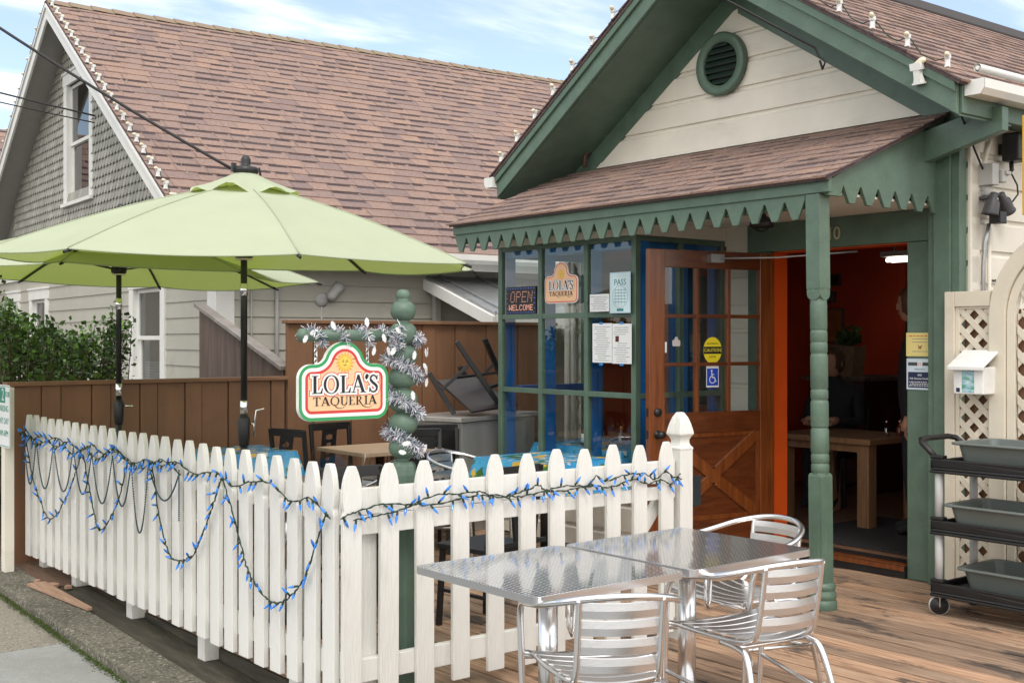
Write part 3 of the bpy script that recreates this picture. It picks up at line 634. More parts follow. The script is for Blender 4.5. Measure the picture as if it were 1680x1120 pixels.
for j in range(3):
    for i in range(3):
        m_ = MB(); m_.box((BX+.018,ys[j]+.03,zs[i]+.01),(BX+.023,ys[j+1]-.03,zs[i+1]-.01)); obj('pane', m_, m_pane, bay)
for Y0_ in (BY0+.02, BY1-.025):
    for a, b in ((BX+.05,XM-.02),(XM+.02,FX-.06)):
        for c, d in ((.60,1.17),(1.19,2.33)):
            m_ = MB(); m_.box((a,Y0_,c),(b,Y0_+.005,d)); obj('pane', m_, m_pane, bay)
m_ = MB(); m_.box((BX+.1,BY0+.08,.52),(FX,BY1-.08,.55)); obj('window_seat', m_, m_blue, bay)
# room behind
m_ = MB()
m_.box((7.135,7.93,.1),(10.5,7.949,2.75)); m_.box((10.5,6.98,.1),(10.6,7.93,2.75)); m_.box((10.5,6.9,.1),(13.4,6.979,2.75)); m_.box((13.4,4.27,.1),(13.5,6.98,2.75)); m_.box((7.135,4.252,.1),(13.4,4.27,2.75))
m_.box((7.131,5.95,.6),(7.15,6.18,2.75)); m_.box((7.131,4.28,2.27),(7.15,7.92,2.75)); m_.box((7.131,4.28,.1),(7.15,4.54,2.27))
obj('interior_wall', m_, m_interior_red, house)
m_ = MB(); m_.box((7.13,4.26,2.76),(13.5,7.95,2.8)); obj('interior_ceiling', m_, mat('dim_orange_ceiling', (.30,.12,.05), .7), house)
m_ = MB(); m_.box((7.2,4.26,.04),(13.5,7.95,.098)); obj('interior_floor', m_, mat('brown_tile_floor', (.16,.085,.05), .5, var=.2, scale=3), house)
# fluorescent tube
m_ = MB(); m_.tube([(9.78,6.2,2.34),(9.78,6.62,2.34)], .02, 8); m_.tube([(9.86,6.2,2.34),(9.86,6.62,2.34)], .02, 8)
ft = thing('fluorescent_lamp', 'lit white fluorescent tube lamp under the restaurant ceiling', 'lamp', (9.8,6.4,2.4)); obj('tube', m_, emit('lit_tube', (1,.93,.8), 2.6), ft)
m_ = MB(); m_.box((9.73,6.16,2.37),(9.91,6.66,2.42)); m_.box((9.81,6.25,2.42),(9.83,6.27,2.76)); m_.box((9.81,6.55,2.42),(9.83,6.57,2.76)); obj('housing', m_, m_whitetrim, ft)
# ------------------------------------------------------------------ neighbour house (own frame: x into the lot, y along the street)
NC = (4.939,10.841,0); NR = -.0556; W_ = 4.958; ZE = 2.526; ZRd = 5.966; OH = .38; EO = .35
nb = thing('neighbour_house', 'grey sided house with tall steep red brown shingle roof and white trim', 'building', NC, NR)
def nobj(name, mb, mt, parent=nb, bevel=0): return obj(name, mb, mt, parent, bevel, world=False)
sl = (ZRd-ZE)/(W_+EO)
def zroof(y): return ZE+sl*(y+EO) if y <= W_ else ZRd-sl*(y-W_)
NF = frame((0,0,0),(0,-1,0),(-1,0,0)); NS = frame((0,0,0),(1,0,0),(0,-1,0))
WIN = [(1.45,2.66,1.05,2.30),(6.32,7.36,1.05,2.30),(8.0,8.75,1.05,2.30)]   # ground-floor windows (y0,y1,z0,z1)
m_ = MB(); Y2 = 2*W_
edges = [0.0]
lap(m_, NF, -1.45, -0.0, 0, 2.62, .165); lap(m_, NF, -6.32, -2.66, 0, 2.62, .165); lap(m_, NF, -8.0, -7.36, 0, 2.62, .165); lap(m_, NF, -Y2, -8.75, 0, 2.62, .165)
for a,b,c,d in WIN: lap(m_, NF, -b, -a, 0, c, .165); lap(m_, NF, -b, -a, d, 2.62, .165)
for a,b in ((.001,1.45),(2.66,6.32),(7.36,8.0),(8.75,Y2-.01)): m_.box((.001,a,0),(.09,b,2.6))
for a,b,c,d in WIN: m_.box((.001,a+.001,0),(.09,b-.001,c)); m_.box((.001,a+.001,d),(.09,b-.001,2.6))
nobj('front_wall', m_, m_greysiding)
m_ = MB(); lap(m_, NS, .02, 12, 0, ZE-.05, .165); m_.box((.02,.001,0),(12,.1,ZE-.05)); m_.box((11.9,.1,0),(12,Y2,2.5)); m_.box((.1,Y2-.1,0),(11.9,Y2,2.5)); nobj('side_wall', m_, m_greysiding)
# gable: fish-scale shingles with real overlap
m_ = MB(); rnd = random.Random(21)
pw, ph = .125, .108
GW = (4.12,5.47,3.40,5.12)
for P_ in ([(0,2.6),(Y2,2.6),(Y2-1.15,3.40),(1.15,3.40)], [(1.15,3.40),(4.2,3.40),(4.2,5.1),(3.95,5.1)], [(5.4,3.40),(Y2-1.15,3.40),(Y2-3.95,5.1),(5.4,5.1)], [(3.95,5.1),(Y2-3.95,5.1),(W_,ZRd-.15)]): m_.add([(.02,a,b) for a,b in P_], [tuple(range(len(P_)))], .5)
row = 0; z = 2.62
while z < ZRd-.2:
    y = -.1 + (pw/2 if row % 2 else 0)
    while y < 8.3:
        if z+ph < zroof(y)-.02 and not (GW[0]+.05 < y < GW[1]-.05 and GW[2]+.02 < z < GW[3]-.05):
            h = pw*.485; jz = rnd.uniform(-.004,.004); pts = [(h*.97*math.cos(PI+PI*k/6), z+.045+jz+.055*math.sin(PI+PI*k/6)) for k in range(7)] + [(h*.97,z+ph+.05),(-h*.97,z+ph+.05)]
            o_ = lambda zz: .034-.030*(zz-z)/(ph+.05)
            top = [(-.004-o_(q[1]), y-q[0], q[1]) for q in pts]; bt = [(.012-o_(q[1]), y-q[0], q[1]) for q in pts]
            n_ = len(pts); m_.add(top+bt, [tuple(range(n_))] + [(i,i+1,n_+i+1,n_+i) for i in range(6)], rnd.random())
        y += pw
    z += ph; row += 1
nobj('gable_shingles', m_, m_scales)
m_ = MB(); nobj
# roof
m_ = MB()
for side in (1,-1):
    y0 = -EO if side == 1 else Y2+EO
    wv = V((0,W_-y0,ZRd-ZE)); Ls = wv.length; wn = wv.normalized(); n = V((1,0,0)).cross(wn); n = n if n.z > 0 else -n
    e = V((0,y0,ZE)); XL = 14
    p = [e+V((-OH,0,0)), e+V((XL,0,0)), V((XL,W_,ZRd)), V((-OH,W_,ZRd))]
    m_.add(p+[q-n*.03 for q in p], [(0,1,2,3),(7,6,5,4),(0,4,5,1),(3,7,4,0)], .2)
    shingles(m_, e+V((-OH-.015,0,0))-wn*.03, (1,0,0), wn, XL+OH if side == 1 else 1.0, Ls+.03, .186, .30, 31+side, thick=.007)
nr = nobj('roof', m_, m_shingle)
m_ = MB()
x = -OH
while x < 14:
    for s in (1,-1):
        m_.add([(x,W_,ZRd+.035),(x+.31,W_,ZRd+.02),(x+.31,W_-s*.14,ZRd+.02-.14*sl),(x,W_-s*.14,ZRd+.035-.14*sl),(x,W_-s*.14,ZRd+.01-.14*sl),(x,W_,ZRd+.0)], [(0,1,2,3),(0,3,4,5)], .6)
    x += .28
nobj('ridge_cap', m_, mat('mossy_ridge_cap', (.22,.20,.12), .9, col2=(.26,.16,.13), scale=8), nr)
for side in (1,-1):
    y0 = -EO if side == 1 else Y2+EO
    po_ = [(-y0,ZE-.035),(-W_,ZRd-.035),(-W_,ZRd-.23),(-y0,ZE-.23)]
    m_ = MB(); m_.prism(po_, 0, .03, frame((-OH+.03,0,0),(0,-1,0),(-1,0,0))); m_.prism([(a,b) for a,b in ((-y0,ZE-.03),(-W_,ZRd-.03),(-W_,ZRd-.08),(-y0,ZE-.08))], .0305, .05, frame((-OH+.03,0,0),(0,-1,0),(-1,0,0)))
    rb = nobj('rake_board', m_, m_whitetrim, bevel=.004)
    m_ = MB(); m_.prism([(-y0,ZE-.10),(-W_,ZRd-.10),(-W_,ZRd-.125),(-y0,ZE-.125)], -OH-.0, -.002, frame((-OH+.03,0,0),(0,-1,0),(-1,0,0))); nobj('soffit', m_, m_soffit, rb)
# eave gutter
m_ = MB(); m_.prism([(0,0),(-.10,0),(-.13,.04),(-.13,.10),(0,.10)], 0, 13.8, Matrix(((0,0,1,-OH+.1),(1,0,0,-EO-.0),(0,1,0,ZE-.13),(0,0,0,1)))); m_.box((-OH+.1,-EO+.002,ZE-.20),(13.4,-EO+.02,ZE-.04)); nobj('gutter', m_, m_whitetrim)
m_ = MB(); m_.box((-OH+.1,-EO+.02,ZE-.19),(13,-.0,ZE-.17)); nobj('eave_soffit', m_, m_soffit)
m_ = MB(); m_.box((-.032,-.028,0),(-.002,.20,2.6)); m_.box((-.031,-.03,0),(.16,-.018,2.4)); nobj('corner_board', m_, m_whitetrim, bevel=.003); m_ = MB(); m_.box((-.035,.2,2.47),(-.004,Y2,2.62)); nobj('frieze_board', m_, m_whitetrim, bevel=.003)
def window(y0, y1, z0, z1, cas=.14, rec=.09):
    m_ = MB()
    m_.box((-.035,y0-cas*.0,z0),(-.002,y0+cas,z1)); m_.box((-.035,y1-cas,z0),(-.002,y1,z1)); m_.box((-.04,y0-.02,z1-cas),(-.001,y1+.02,z1+.0)); m_.box((-.07,y0-.03,z0-.05),(.0,y1+.03,z0-.002)); m_.box((-.055,y0-.035,z1),(-.002,y1+.035,z1+.03))
    w_ = nobj('window', m_, m_whitetrim, bevel=.003)
    a, b, c, d = y0+cas, y1-cas, z0+.0, z1-cas; mid = (c+d)/2
    m_ = MB(); s = .045
    for zz0, zz1, x in ((c,mid+.02,.05),(mid-.02,d,.025)):
        m_.box((x,a,zz0),(x+.03,a+s,zz1)); m_.box((x,b-s,zz0),(x+.03,b,zz1)); m_.box((x+.001,a+s,zz0),(x+.029,b-s,zz0+s)); m_.box((x+.001,a+s,zz1-s),(x+.029,b-s,zz1))
    m_.box((-.002,a-.012,c),(.1,a-.0005,d)); m_.box((-.002,b+.0005,c),(.1,b+.012,d)); nobj('frame', m_, m_whitetrim, w_)
    m_ = MB(); m_.box((.066,a+.02,c+.02),(.07,b-.02,mid)); m_.box((.041,a+.02,mid),(.045,b-.02,d-.02)); nobj('pane', m_, m_darkpane, w_)
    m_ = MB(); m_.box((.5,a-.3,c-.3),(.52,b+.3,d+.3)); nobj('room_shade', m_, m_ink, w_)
    m_ = MB()
    n = 14
    for s0, s1 in ((a+.03,a+.14+.08*(z0>3)),):
        for k in range(n):
            u0 = s0+(s1-s0)*k/n; u1 = s0+(s1-s0)*(k+1)/n; m_.add([(.12+.02*(k%2),u0,c+.02),(.12+.02*((k+1)%2),u1,c+.02),(.12+.02*((k+1)%2),u1+.0,d-.03),(.12+.02*(k%2),u0,d-.03)], [(0,1,2,3)])
    for k in range(9 if z0 < 3 else 0): m_.box((.10,a+.05,c+.03+.03*k),(.112,b-.05,c+.05+.03*k))
    nobj('curtain', m_, m_whitetrim, w_)
for q in WIN: window(*q)
window(*GW, cas=.15)
# lean-to roof on the side wall
m_ = MB()
def lr(y): return 2.28+.32*y
P_ = [(2.35,-.02,2.28),(6.4,-.02,2.28),(6.4,-1.35,1.85),(2.35,-1.35,1.85)]
m_.add(P_+[(x,y,z-.03) for x,y,z in P_], [(0,1,2,3),(7,6,5,4),(0,3,7,4),(3,2,6,7)])
m_.box((2.35,-1.36,1.83),(2.36,-1.34,1.87))
for k in range(8): m_.beam((2.5+k*.5,-.03,2.292),(2.5+k*.5,-1.34,1.862),.02,.02)
ln = nobj('lean_to_roof', m_, m_steel)
m_ = MB(); m_.prism([(.02,2.25),(1.36,1.82),(1.36,1.70),(.02,2.13)], -.02, .02, Matrix(((0,0,1,2.33),(-1,0,0,0),(0,1,0,0),(0,0,0,1)))); m_.box((2.35,-1.39,1.70),(6.4,-1.365,1.84)); nobj('fascia', m_, m_whitetrim, ln)
m_ = MB(); m_.box((2.5,-1.3,0),(2.58,-1.22,1.78)); nobj('post', m_, m_soffit, ln); m_ = MB(); m_.box((2.42,-.1,0),(2.49,-.03,2.1)); nobj('post', m_, m_soffit, ln)
# conduits on the side wall
for x, r in ((.24,.016),(.33,.010),(.60,.022)):
    m_ = MB(); m_.tube([(x,-.04,0),(x,-.04,1.7),(x+.005,-.04,2.3)], r, 8); nobj('conduit', m_, m_soffit)
wl = thing('wall_floodlight', 'pale grey round wall floodlight on the grey house', 'light', (4.94+1.10,10.84-.09,2.0), NR)
m_ = MB(); m_.lathe([(.075,0),(.075,.02),(.06,.04),(.02,.045)], 24, Tr(0,.03,0) @ Rx(PI/2)); m_.tube([(0,.02,-.06),(0,.02,-1.2)], .012, 8); obj('base_plate', m_, m_lightgrey, wl, world=False)
m_ = MB(); m_.lathe([(.025,0),(.05,.03),(.055,.14),(.065,.20),(.06,.2),(.05,.12)], 24, Tr(.06,-.04,.0) @ Rz(.6) @ Ry(.75) @ Rx(.25)); obj('lamp_head', m_, m_lightgrey, wl, world=False)

# far house at the left edge
fh = thing('far_house', 'distant house with reddish roof seen at the left edge', 'building', (1.0,27.0,0))
m_ = MB(); m_.box((-3,24.2,0),(8,31,3.6)); obj('wall', m_, m_greysiding, fh)
m_ = MB(); m_.add([(-3.5,23.6,3.4),(8.5,23.6,3.4),(8.5,27.6,6.2),(-3.5,27.6,6.2),(-3.5,31.6,3.4),(8.5,31.6,3.4)], [(0,1,2,3),(3,2,5,4),(0,3,4),(1,5,2)], .5)
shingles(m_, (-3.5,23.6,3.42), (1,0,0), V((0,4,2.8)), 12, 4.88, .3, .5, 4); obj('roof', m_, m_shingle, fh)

# ------------------------------------------------------------------ string lights on the two roofs
def clip_me():
    m_ = MB(); m_.box((-.022,-.012,0),(.022,.012,.006)); m_.box((-.012,-.012,.006),(.012,.012,.055)); m_.prism([(-.022,.006),(.022,.006),(.012,.04),(-.012,.04)], -.004, .004, Rx(PI/2)); m_.box((-.02,-.014,.05),(.022,.014,.075)); return m_.mesh('clip', m_clip)
def c9_me():
    m_ = MB(); m_.lathe([(.001,.048),(.012,.042),(.016,.025),(.013,.008),(.011,0),(.011,-.03),(.001,-.03)], 12); return m_.mesh('bulb', m_cream)
CL, CB = clip_me(), c9_me()
def roofstring(name, label, pts, wire_r=.004, tilt=1.0, sc=1.0, sag=.05, wmat=m_wire, group='white bulb strings on the roof edges'):
    t = thing(name, label, 'string lights', pts[0], 0, group); path = []
    for i, p in enumerate(pts):
        p = V(p)
        inst('clip', CL, t, Matrix.Translation(p) @ Rz(.3) @ Matrix.Scale(sc,4))
        inst('bulb', CB, t, Matrix.Translation(p+V((0,0,.068*sc))) @ Rz(.4) @ Ry(-1.45+.25*math.sin(i*2.3)) @ Matrix.Scale(sc,4))
        path.append(p+V((.02,0,.06*sc)))
        if i < len(pts)-1:
            q = V(pts[i+1]); path += [p.lerp(q,.33)+V((.02,.01*math.sin(i*3),.03-sag*.6)), p.lerp(q,.66)+V((.02,.0,.03-sag*.6))]
    m_ = MB(); m_.tube(path, wire_r, 5); obj('wire', m_, wmat, t)
def rr(y): return ZR+SR*(y-YR)+.03
def rl_(y): return ZL+SL*(YL-y)+.03
roofstring('string_light', 'large white bulbs clipped along the right slope of the restaurant gable', [(6.42,y,rr(y)) for y in (5.9,5.66,5.42,5.18,4.93,4.70,4.45,4.20,3.93)], sc=1.05)
roofstring('string_light', 'large white bulbs clipped along the left slope of the restaurant gable', [(6.38,y,rl_(y)) for y in (8.20,7.98,7.74,7.50,7.26,7.02,6.78,6.54,6.3)], sc=1.05)
lc, ls_ = math.cos(NR), math.sin(NR)
def nw(x,y,z): return (NC[0]+lc*x-ls_*y, NC[1]+ls_*x+lc*y, z)
roofstring('string_light', 'white bulbs and wire along the near rake of the grey house roof', [nw(-OH+.02,-EO+.12+k*.226,zroof(-EO+.12+k*.226)+.03) for k in range(23)], sc=1.1, sag=.09)
roofstring('string_light', 'white bulbs along the far rake of the grey house roof', [nw(-OH+.02,W_+.3+k*.24,zroof(W_+.3+k*.24)+.03) for k in range(17)], sc=1.0)
t = thing('light_clip', 'loose white bulb clip hanging on the green rake board', 'light clip', (6.40,4.09,3.2))
inst('clip', CL, t, Tr(6.375,4.09,3.13) @ Rz(PI/2) @ Rx(-.2) @ Matrix.Scale(1.7,4)); inst('bulb', CB, t, Tr(6.36,4.10,3.25) @ Rx(1.2) @ Matrix.Scale(1.4,4))
m_ = MB(); m_.tube([(6.2+.28,3.775,3.19),(9,3.775,3.19)], .024, 12, caps=False); m_.tube([(6.48,3.775,3.19),(9,3.775,3.19)], .012, 12); tag(obj('rolled_tube', m_, m_whitetrim), 'white tube lying along the top of the gutter', 'tube')

# ------------------------------------------------------------------ overhead cables
def cable(label, a, b, r, sag, name='power_cable', extra=()):
    a, b = V(a), V(b); P_ = [a.lerp(b, i/24) - V((0,0,sag*4*(i/24)*(1-i/24))) for i in range(25)] + [V(p) for p in extra]
    m_ = MB(); m_.tube(P_, r, 6); return tag(obj(name, m_, m_cable), label, 'cable')
CAB = [('thick black twisted service cable crossing in front of the shingle roof', (-6.98,16.7,5.2), (6.3,11.36,3.2), .016, .12)]
cable('thick black service cable crossing in front of the shingle roof', (2.28,16.06,6.75), (5.36,11.45,3.36), .017, .10)
cable('upper thin black cable running to the grey gable', (1.6,15.9,5.15), (5.0,14.46,4.30), .011, .03)
cable('lower thin black cable running to the grey gable', (1.6,15.95,4.98), (5.0,14.48,4.22), .008, .03)
cable('black service wire hooked to the restaurant gable', (4.2,6.3,4.9), (6.38,4.86,3.50), .008, .03, extra=[(6.40,4.84,3.44),(6.41,4.80,3.40),(6.42,4.83,3.36),(6.43,4.86,3.42)])
cable('black wire drooping from the gable corner to the flood lights', (6.44,3.96,3.2), (7.2,4.12,2.62), .007, .02, extra=[])

# ------------------------------------------------------------------ picket fence round the patio
fence = thing('picket_fence', 'white wooden picket fence enclosing the patio along the pavement', 'fence', (2.58,4.41,0))
pts = [(.047,.055),(.047,.838),(.0455,.850),(.0410,.860),(.0405,.868),(.0445,.882),(.0480,.900),(.0490,.922),(.0480,.948),(.0440,.978),(.0375,1.006),(.0285,1.032),(.0195,1.050),(.0165,1.0565),(.011,1.057)]
poly = [(x,z) for x,z in pts] + [(-x,z) for x,z in reversed(pts)]
def picket_me(th, seed, wsc=1.0):
    rnd = random.Random(seed); m_ = MB(); s = rnd.uniform(-.004,.004)
    m_.prism([(x*wsc+rnd.uniform(-.0006,.0006), z+s) for x, z in poly], 0, th, Matrix(((1,0,0,0),(0,0,-1,0),(0,1,0,0),(0,0,0,1)))); me = m_.mesh('picket', m_white); return me
PM = [picket_me(.022,k) for k in range(4)]; PL = [picket_me(.028,10+k,1.06) for k in range(8)]
rnd = random.Random(2)
def addp(me, M):
    o = inst('picket', me, fence, M); b = o.modifiers.new('bevel','BEVEL'); b.width = .003; b.segments = 2; b.limit_method = 'ANGLE'; b.angle_limit = math.radians(40)
nL = 27
for k in range(nL):     # street side: outer face looks to -X
    y = 4.50 + k*(8.79-4.50)/(nL-1)
    addp(PL[(k*5)%8], Tr(2.585,y,rnd.uniform(-.004,.004)) @ Rz(-PI/2+rnd.uniform(-.02,.02)) @ Ry(rnd.uniform(-.006,.006)))
for k, px in enumerate((2.607,2.795,2.985,3.183,3.383,3.575,3.760,3.945,4.130,4.318,4.515)):   # table side: outer face looks to -Y
    addp(PM[k%4], Tr(px,4.405,rnd.uniform(-.004,.004)) @ Rz(rnd.uniform(-.015,.015)) @ Ry(rnd.uniform(-.006,.006)))
for z0, z1 in ((.80,.945),(.14,.24)):
    for bx_ in [((2.587,4.45,z0),(2.627,8.86,z1))] + ([((2.63,4.407,.84),(4.60,4.445,.955)), ((2.63,4.407,.755),(3.62,4.444,.838)), ((3.622,4.407,.755),(4.60,4.442,.822))] if z0 > .5 else [((2.63,4.407,z0-.02),(4.60,4.445,z1-.02))]):
        m_ = MB(); m_.box(*bx_); obj('rail', m_, m_white, fence, .003)
for y in (8.72,8.02,7.02,5.98,4.95):
    m_ = MB(); m_.box((2.63,y-.045,zg(y)-.012),(2.72,y+.045,.90)); obj('post', m_, m_white, fence, .003)
m_ = MB(); m_.beam((4.58,4.46,.80),(4.33,4.46,.52),.03,.07); obj('brace', m_, m_white, fence, .003)
m_ = MB(); m_.box((2.68,4.449,.0),(2.77,4.54,.93)); obj('post', m_, m_white, fence, .003)
m_ = MB(); sqloft(m_, [(.048,.0),(.048,1.005),(.050,1.012),(.050,1.018),(.040,1.03),(.0355,1.045),(.036,1.06),(.042,1.075),(.0505,1.087),(.0525,1.093),(.050,1.11),(.042,1.145),(.031,1.178),(.017,1.203),(.0145,1.206)], Tr(4.655,4.425,0)); gp = obj('gate_post', m_, m_white, fence, .003)
m_ = MB(); m_.box((4.707,4.40,.70),(4.79,4.415,.86)); m_.box((4.703,4.39,.72),(4.708,4.46,.84)); m_.beam((4.71,4.41,.68),(4.80,4.41,.73),.012,.006); obj('latch', m_, mat('dark_latch_steel', (.03,.04,.045), .4, .6), gp)

# ------------------------------------------------------------------ brown board fences
def boardfence(name, label, x0, x1, y, top, cap=.035):
    t = thing(name, label, 'fence', (x0,y,0)); m_ = MB(); x = x0; k = 0; rnd = random.Random(int(x0*10))
    m_.box((x0,y+.012,-.06),(x1,y+.03,top-.03))
    while x < x1-.02:
        w_ = (.235,.135)[k % 2]*rnd.uniform(.95,1.05); e = min(x+w_, x1); d = .012 if k % 2 else 0; m_.box((x+.003,y-d-.004,-.06),(e-.003,y+.011,top-.032)); x += w_; k += 1
    obj('board', m_, m_brown, t, .003)
    m_ = MB(); m_.box((x0-.01,y-.05,top-.03),(x1+.02,y+.08,top)); obj('cap_rail', m_, m_brown, t, .004)
boardfence('board_fence', 'low brown vertical board fence behind the left umbrella pole', 2.46, 4.668, 8.95, 1.285)
boardfence('board_fence', 'taller brown board fence with flat cap behind the stacked chair', 4.69, 7.6, 8.94, 1.755)
t = thing('plank_gate', 'weathered grey brown plank panel with sloping cap board', 'fence', (4.72,9.8,0)); m_ = MB(); rnd = random.Random(4); y = 9.03
ztop = lambda yy: 1.33+(yy-9.0)*.325
while y < 10.72:
    w_ = rnd.uniform(.10,.14); e = min(10.74,y+w_); m_.add([(4.70+rnd.uniform(0,.008),y+.002,0),(4.70,e-.002,0),(4.70,e-.002,ztop(e)),(4.70,y+.002,ztop(y)),(4.725,y+.002,0),(4.725,e-.002,0),(4.725,e-.002,ztop(e)),(4.725,y+.002,ztop(y))], [(0,1,2,3),(4,7,6,5),(0,3,7,4),(1,5,6,2),(3,2,6,7)]); y += w_
obj('plank', m_, m_weather, t); m_ = MB(); m_.beam((4.71,9.0,ztop(9.0)+.02),(4.71,10.76,ztop(10.76)+.02),.11,.035); obj('cap_board', m_, m_weathercap, t, .004)

# ------------------------------------------------------------------ shrub behind the brown fence
t = thing('shrub', 'dense glossy green shrub rising behind the low brown fence', 'shrub', (3.1,9.9,0)); rnd = random.Random(8); m_ = MB(); st_ = MB()
def leaf(mb, p, d, size, c):
    d = d.normalized(); s = d.cross(V((rnd.uniform(-1,1),rnd.uniform(-1,1),rnd.uniform(-1,1)))).normalized(); n = d.cross(s)
    w_ = size*.36; mb.add([p, p+d*size*.45+s*w_+n*size*.06, p+d*size, p+d*size*.45-s*w_+n*size*.06], [(0,1,2,3)], c)
def topz(x, y): return 1.69+.13*math.sin(x*5.1+1)+.10*math.sin(x*11+y*4)+.07*noise.noise((x*4,y*4,0)) - .35*max(0,(x-3.45))
for i in range(230):
    x = rnd.uniform(2.4,3.58); y = rnd.uniform(9.25,10.7); zt = topz(x,y) - .08*rnd.random() + (.16*rnd.random() if rnd.random() < .16 else 0)
    bx, by = x*.8+.55, y*.6+4.0; b = V((bx,by,.1)); q = V((x,y,zt)); mid = b.lerp(q,.55)+V((rnd.uniform(-.1,.1),rnd.uniform(-.1,.1),.1)); path = [b,mid,q]
    st_.tube(path, [.008,.005,.002], 4, caps=False)
    for k in range(44):
        f = 1 - rnd.random()**1.6*.85; p = mid.lerp(q,(f-.3)/.7) if f > .3 else b.lerp(mid,f/.3); p = p+V((rnd.gauss(0,.03),rnd.gauss(0,.03),rnd.gauss(0,.03)))
        leaf(m_, p, V((rnd.uniform(-1,1),rnd.uniform(-1,1),rnd.uniform(-.3,1))), rnd.choice((.022,.034,.045,.06))*rnd.uniform(.8,1.2), rnd.random())
obj('foliage', m_, m_leaf, t); obj('stem', st_, m_stem, t)

# ------------------------------------------------------------------ blue lights and bead chain on the fence
bm1 = MB(); bm1.lathe([(.001,.040),(.0035,.034),(.0068,.018),(.0075,.010),(.006,.004),(.0045,0)], 7, smooth=False); BM = bm1.mesh('bulb', m_bulb)
bm2 = MB(); bm2.lathe([(.0055,.006),(.006,.0),(.0055,-.014),(.003,-.018)], 7); SM = bm2.mesh('socket', m_wire)
def lights(name, label, path, n, seed, twist=True):
    t = thing(name, label, 'string lights', path[0], 0, 'blue bulb strings on the picket fence'); rnd = random.Random(seed)
    P_ = [V(p) for p in path]; fine = []
    for i in range(len(P_)-1):     # Catmull-Rom
        a = P_[max(0,i-1)]; b = P_[i]; c = P_[i+1]; d = P_[min(len(P_)-1,i+2)]
        for k in range(8):
            u = k/8; fine.append(.5*((2*b)+(c-a)*u+(2*a-5*b+4*c-d)*u*u+(3*b-a-3*c+d)*u*u*u))
    fine.append(P_[-1]); fine = [p+V((0,0,rnd.gauss(0,.002)))+V((rnd.gauss(0,.0015),rnd.gauss(0,.0015),0)) for p in fine]
    m_ = MB(); m_.tube(fine, .0026, 5)
    nr_ = V((.0,0,0)); d0 = (P_[-1]-P_[0]); side = V((-1,0,0)) if abs(d0.y) > abs(d0.x) else V((0,-1,0))
    m_.tube([p+side*.003+V((0,0,.004*math.sin(i*1.3))) for i,p in enumerate(fine)], .0022, 5); obj('wire', m_, m_wire, t)
    Ls = [0]
    for i in range(1,len(fine)): Ls.append(Ls[-1]+(fine[i]-fine[i-1]).length)
    k = 0
    for j in range(n):
        s = Ls[-1]*(j+rnd.uniform(.2,.8))/n
        while k < len(Ls)-2 and Ls[k+1] < s: k += 1
        p = fine[k].lerp(fine[k+1], (s-Ls[k])/max(1e-6,Ls[k+1]-Ls[k])) ; tg = (fine[k+1]-fine[k]).normalized()
        d = (side*rnd.uniform(.15,.8) + V((0,0,rnd.choice((-1,-1,-.6,.8,.5)))) + tg*rnd.uniform(-1,1)).normalized()
        M_ = Matrix.Translation(p+d*.02) @ d.to_track_quat('Z','Y').to_matrix().to_4x4() @ Matrix.Scale(.92,4)
        inst('bulb', BM, t, M_); inst('socket', SM, t, M_)
xf = 2.538
lights('string_light', 'blue bulb string draped along the top of the street side pickets', [(xf,y,z) for y,z in ((8.84,.93),(8.6,.90),(8.35,.93),(8.1,.88),(7.85,.93),(7.6,.89),(7.4,.94),(7.2,.90),(6.95,.93),(6.75,.88),(6.5,.92),(6.3,.90),(6.1,.94),(5.85,.90),(5.6,.93),(5.4,.88),(5.2,.92),(5.0,.93),(4.8,.87),(4.62,.90),(4.45,.83))], 66, 1)
lights('string_light', 'second blue bulb strand tangled with dark wire on the far pickets', [(xf-.012,y,z) for y,z in ((8.86,.90),(8.7,.95),(8.5,.86),(8.3,.90),(8.0,.94),(7.75,.86),(7.5,.91),(7.25,.87),(7.0,.95),(6.8,.91),(6.55,.87),(6.25,.94),(6.0,.88))], 44, 2)
lights('string_light', 'blue bulb swag hanging low on the far end of the street side pickets', [(xf-.004,y,z) for y,z in ((8.766,.93),(8.66,.75),(8.555,.601),(8.39,.47),(8.22,.386),(8.05,.44),(7.906,.543),(7.78,.65),(7.669,.763),(7.554,.869),(7.47,.74),(7.387,.598),(7.32,.49),(7.268,.431),(7.16,.46),(7.07,.522),(6.97,.61),(6.87,.725),(6.774,.90))], 40, 3)
lights('string_light', 'large blue bulb swag hanging at the middle of the street side pickets', [(xf-.004,y,z) for y,z in ((6.42,.91),(6.36,.76),(6.321,.645),(6.24,.51),(6.152,.427),(6.07,.42),(5.991,.431),(5.91,.455),(5.835,.495),(5.74,.60),(5.649,.721),(5.58,.81),(5.52,.905))], 22, 4)
lights('string_light', 'largest blue bulb swag hanging nearest the fence corner', [(xf-.004,y,z) for y,z in ((5.50,.90),(5.451,.834),(5.37,.72),(5.302,.614),(5.24,.52),(5.172,.458),(5.08,.41),(4.985,.389),(4.92,.395),(4.866,.41),(4.78,.455),(4.695,.52),(4.62,.61),(4.558,.714),(4.51,.80),(4.47,.86))], 26, 5)
yf = 4.372
lights('string_light', 'blue bulb string running along the pickets that face the tables', [(x,yf,z) for x,z in ((2.545,.84),(2.60,.86),(2.75,.885),(2.9,.87),(3.05,.86),(3.2,.88),(3.35,.875),(3.5,.855),(3.65,.865),(3.8,.86),(3.95,.87),(4.1,.855),(4.25,.88),(4.36,.85),(4.45,.865),(4.53,.84),(4.60,.885))], 34, 6)
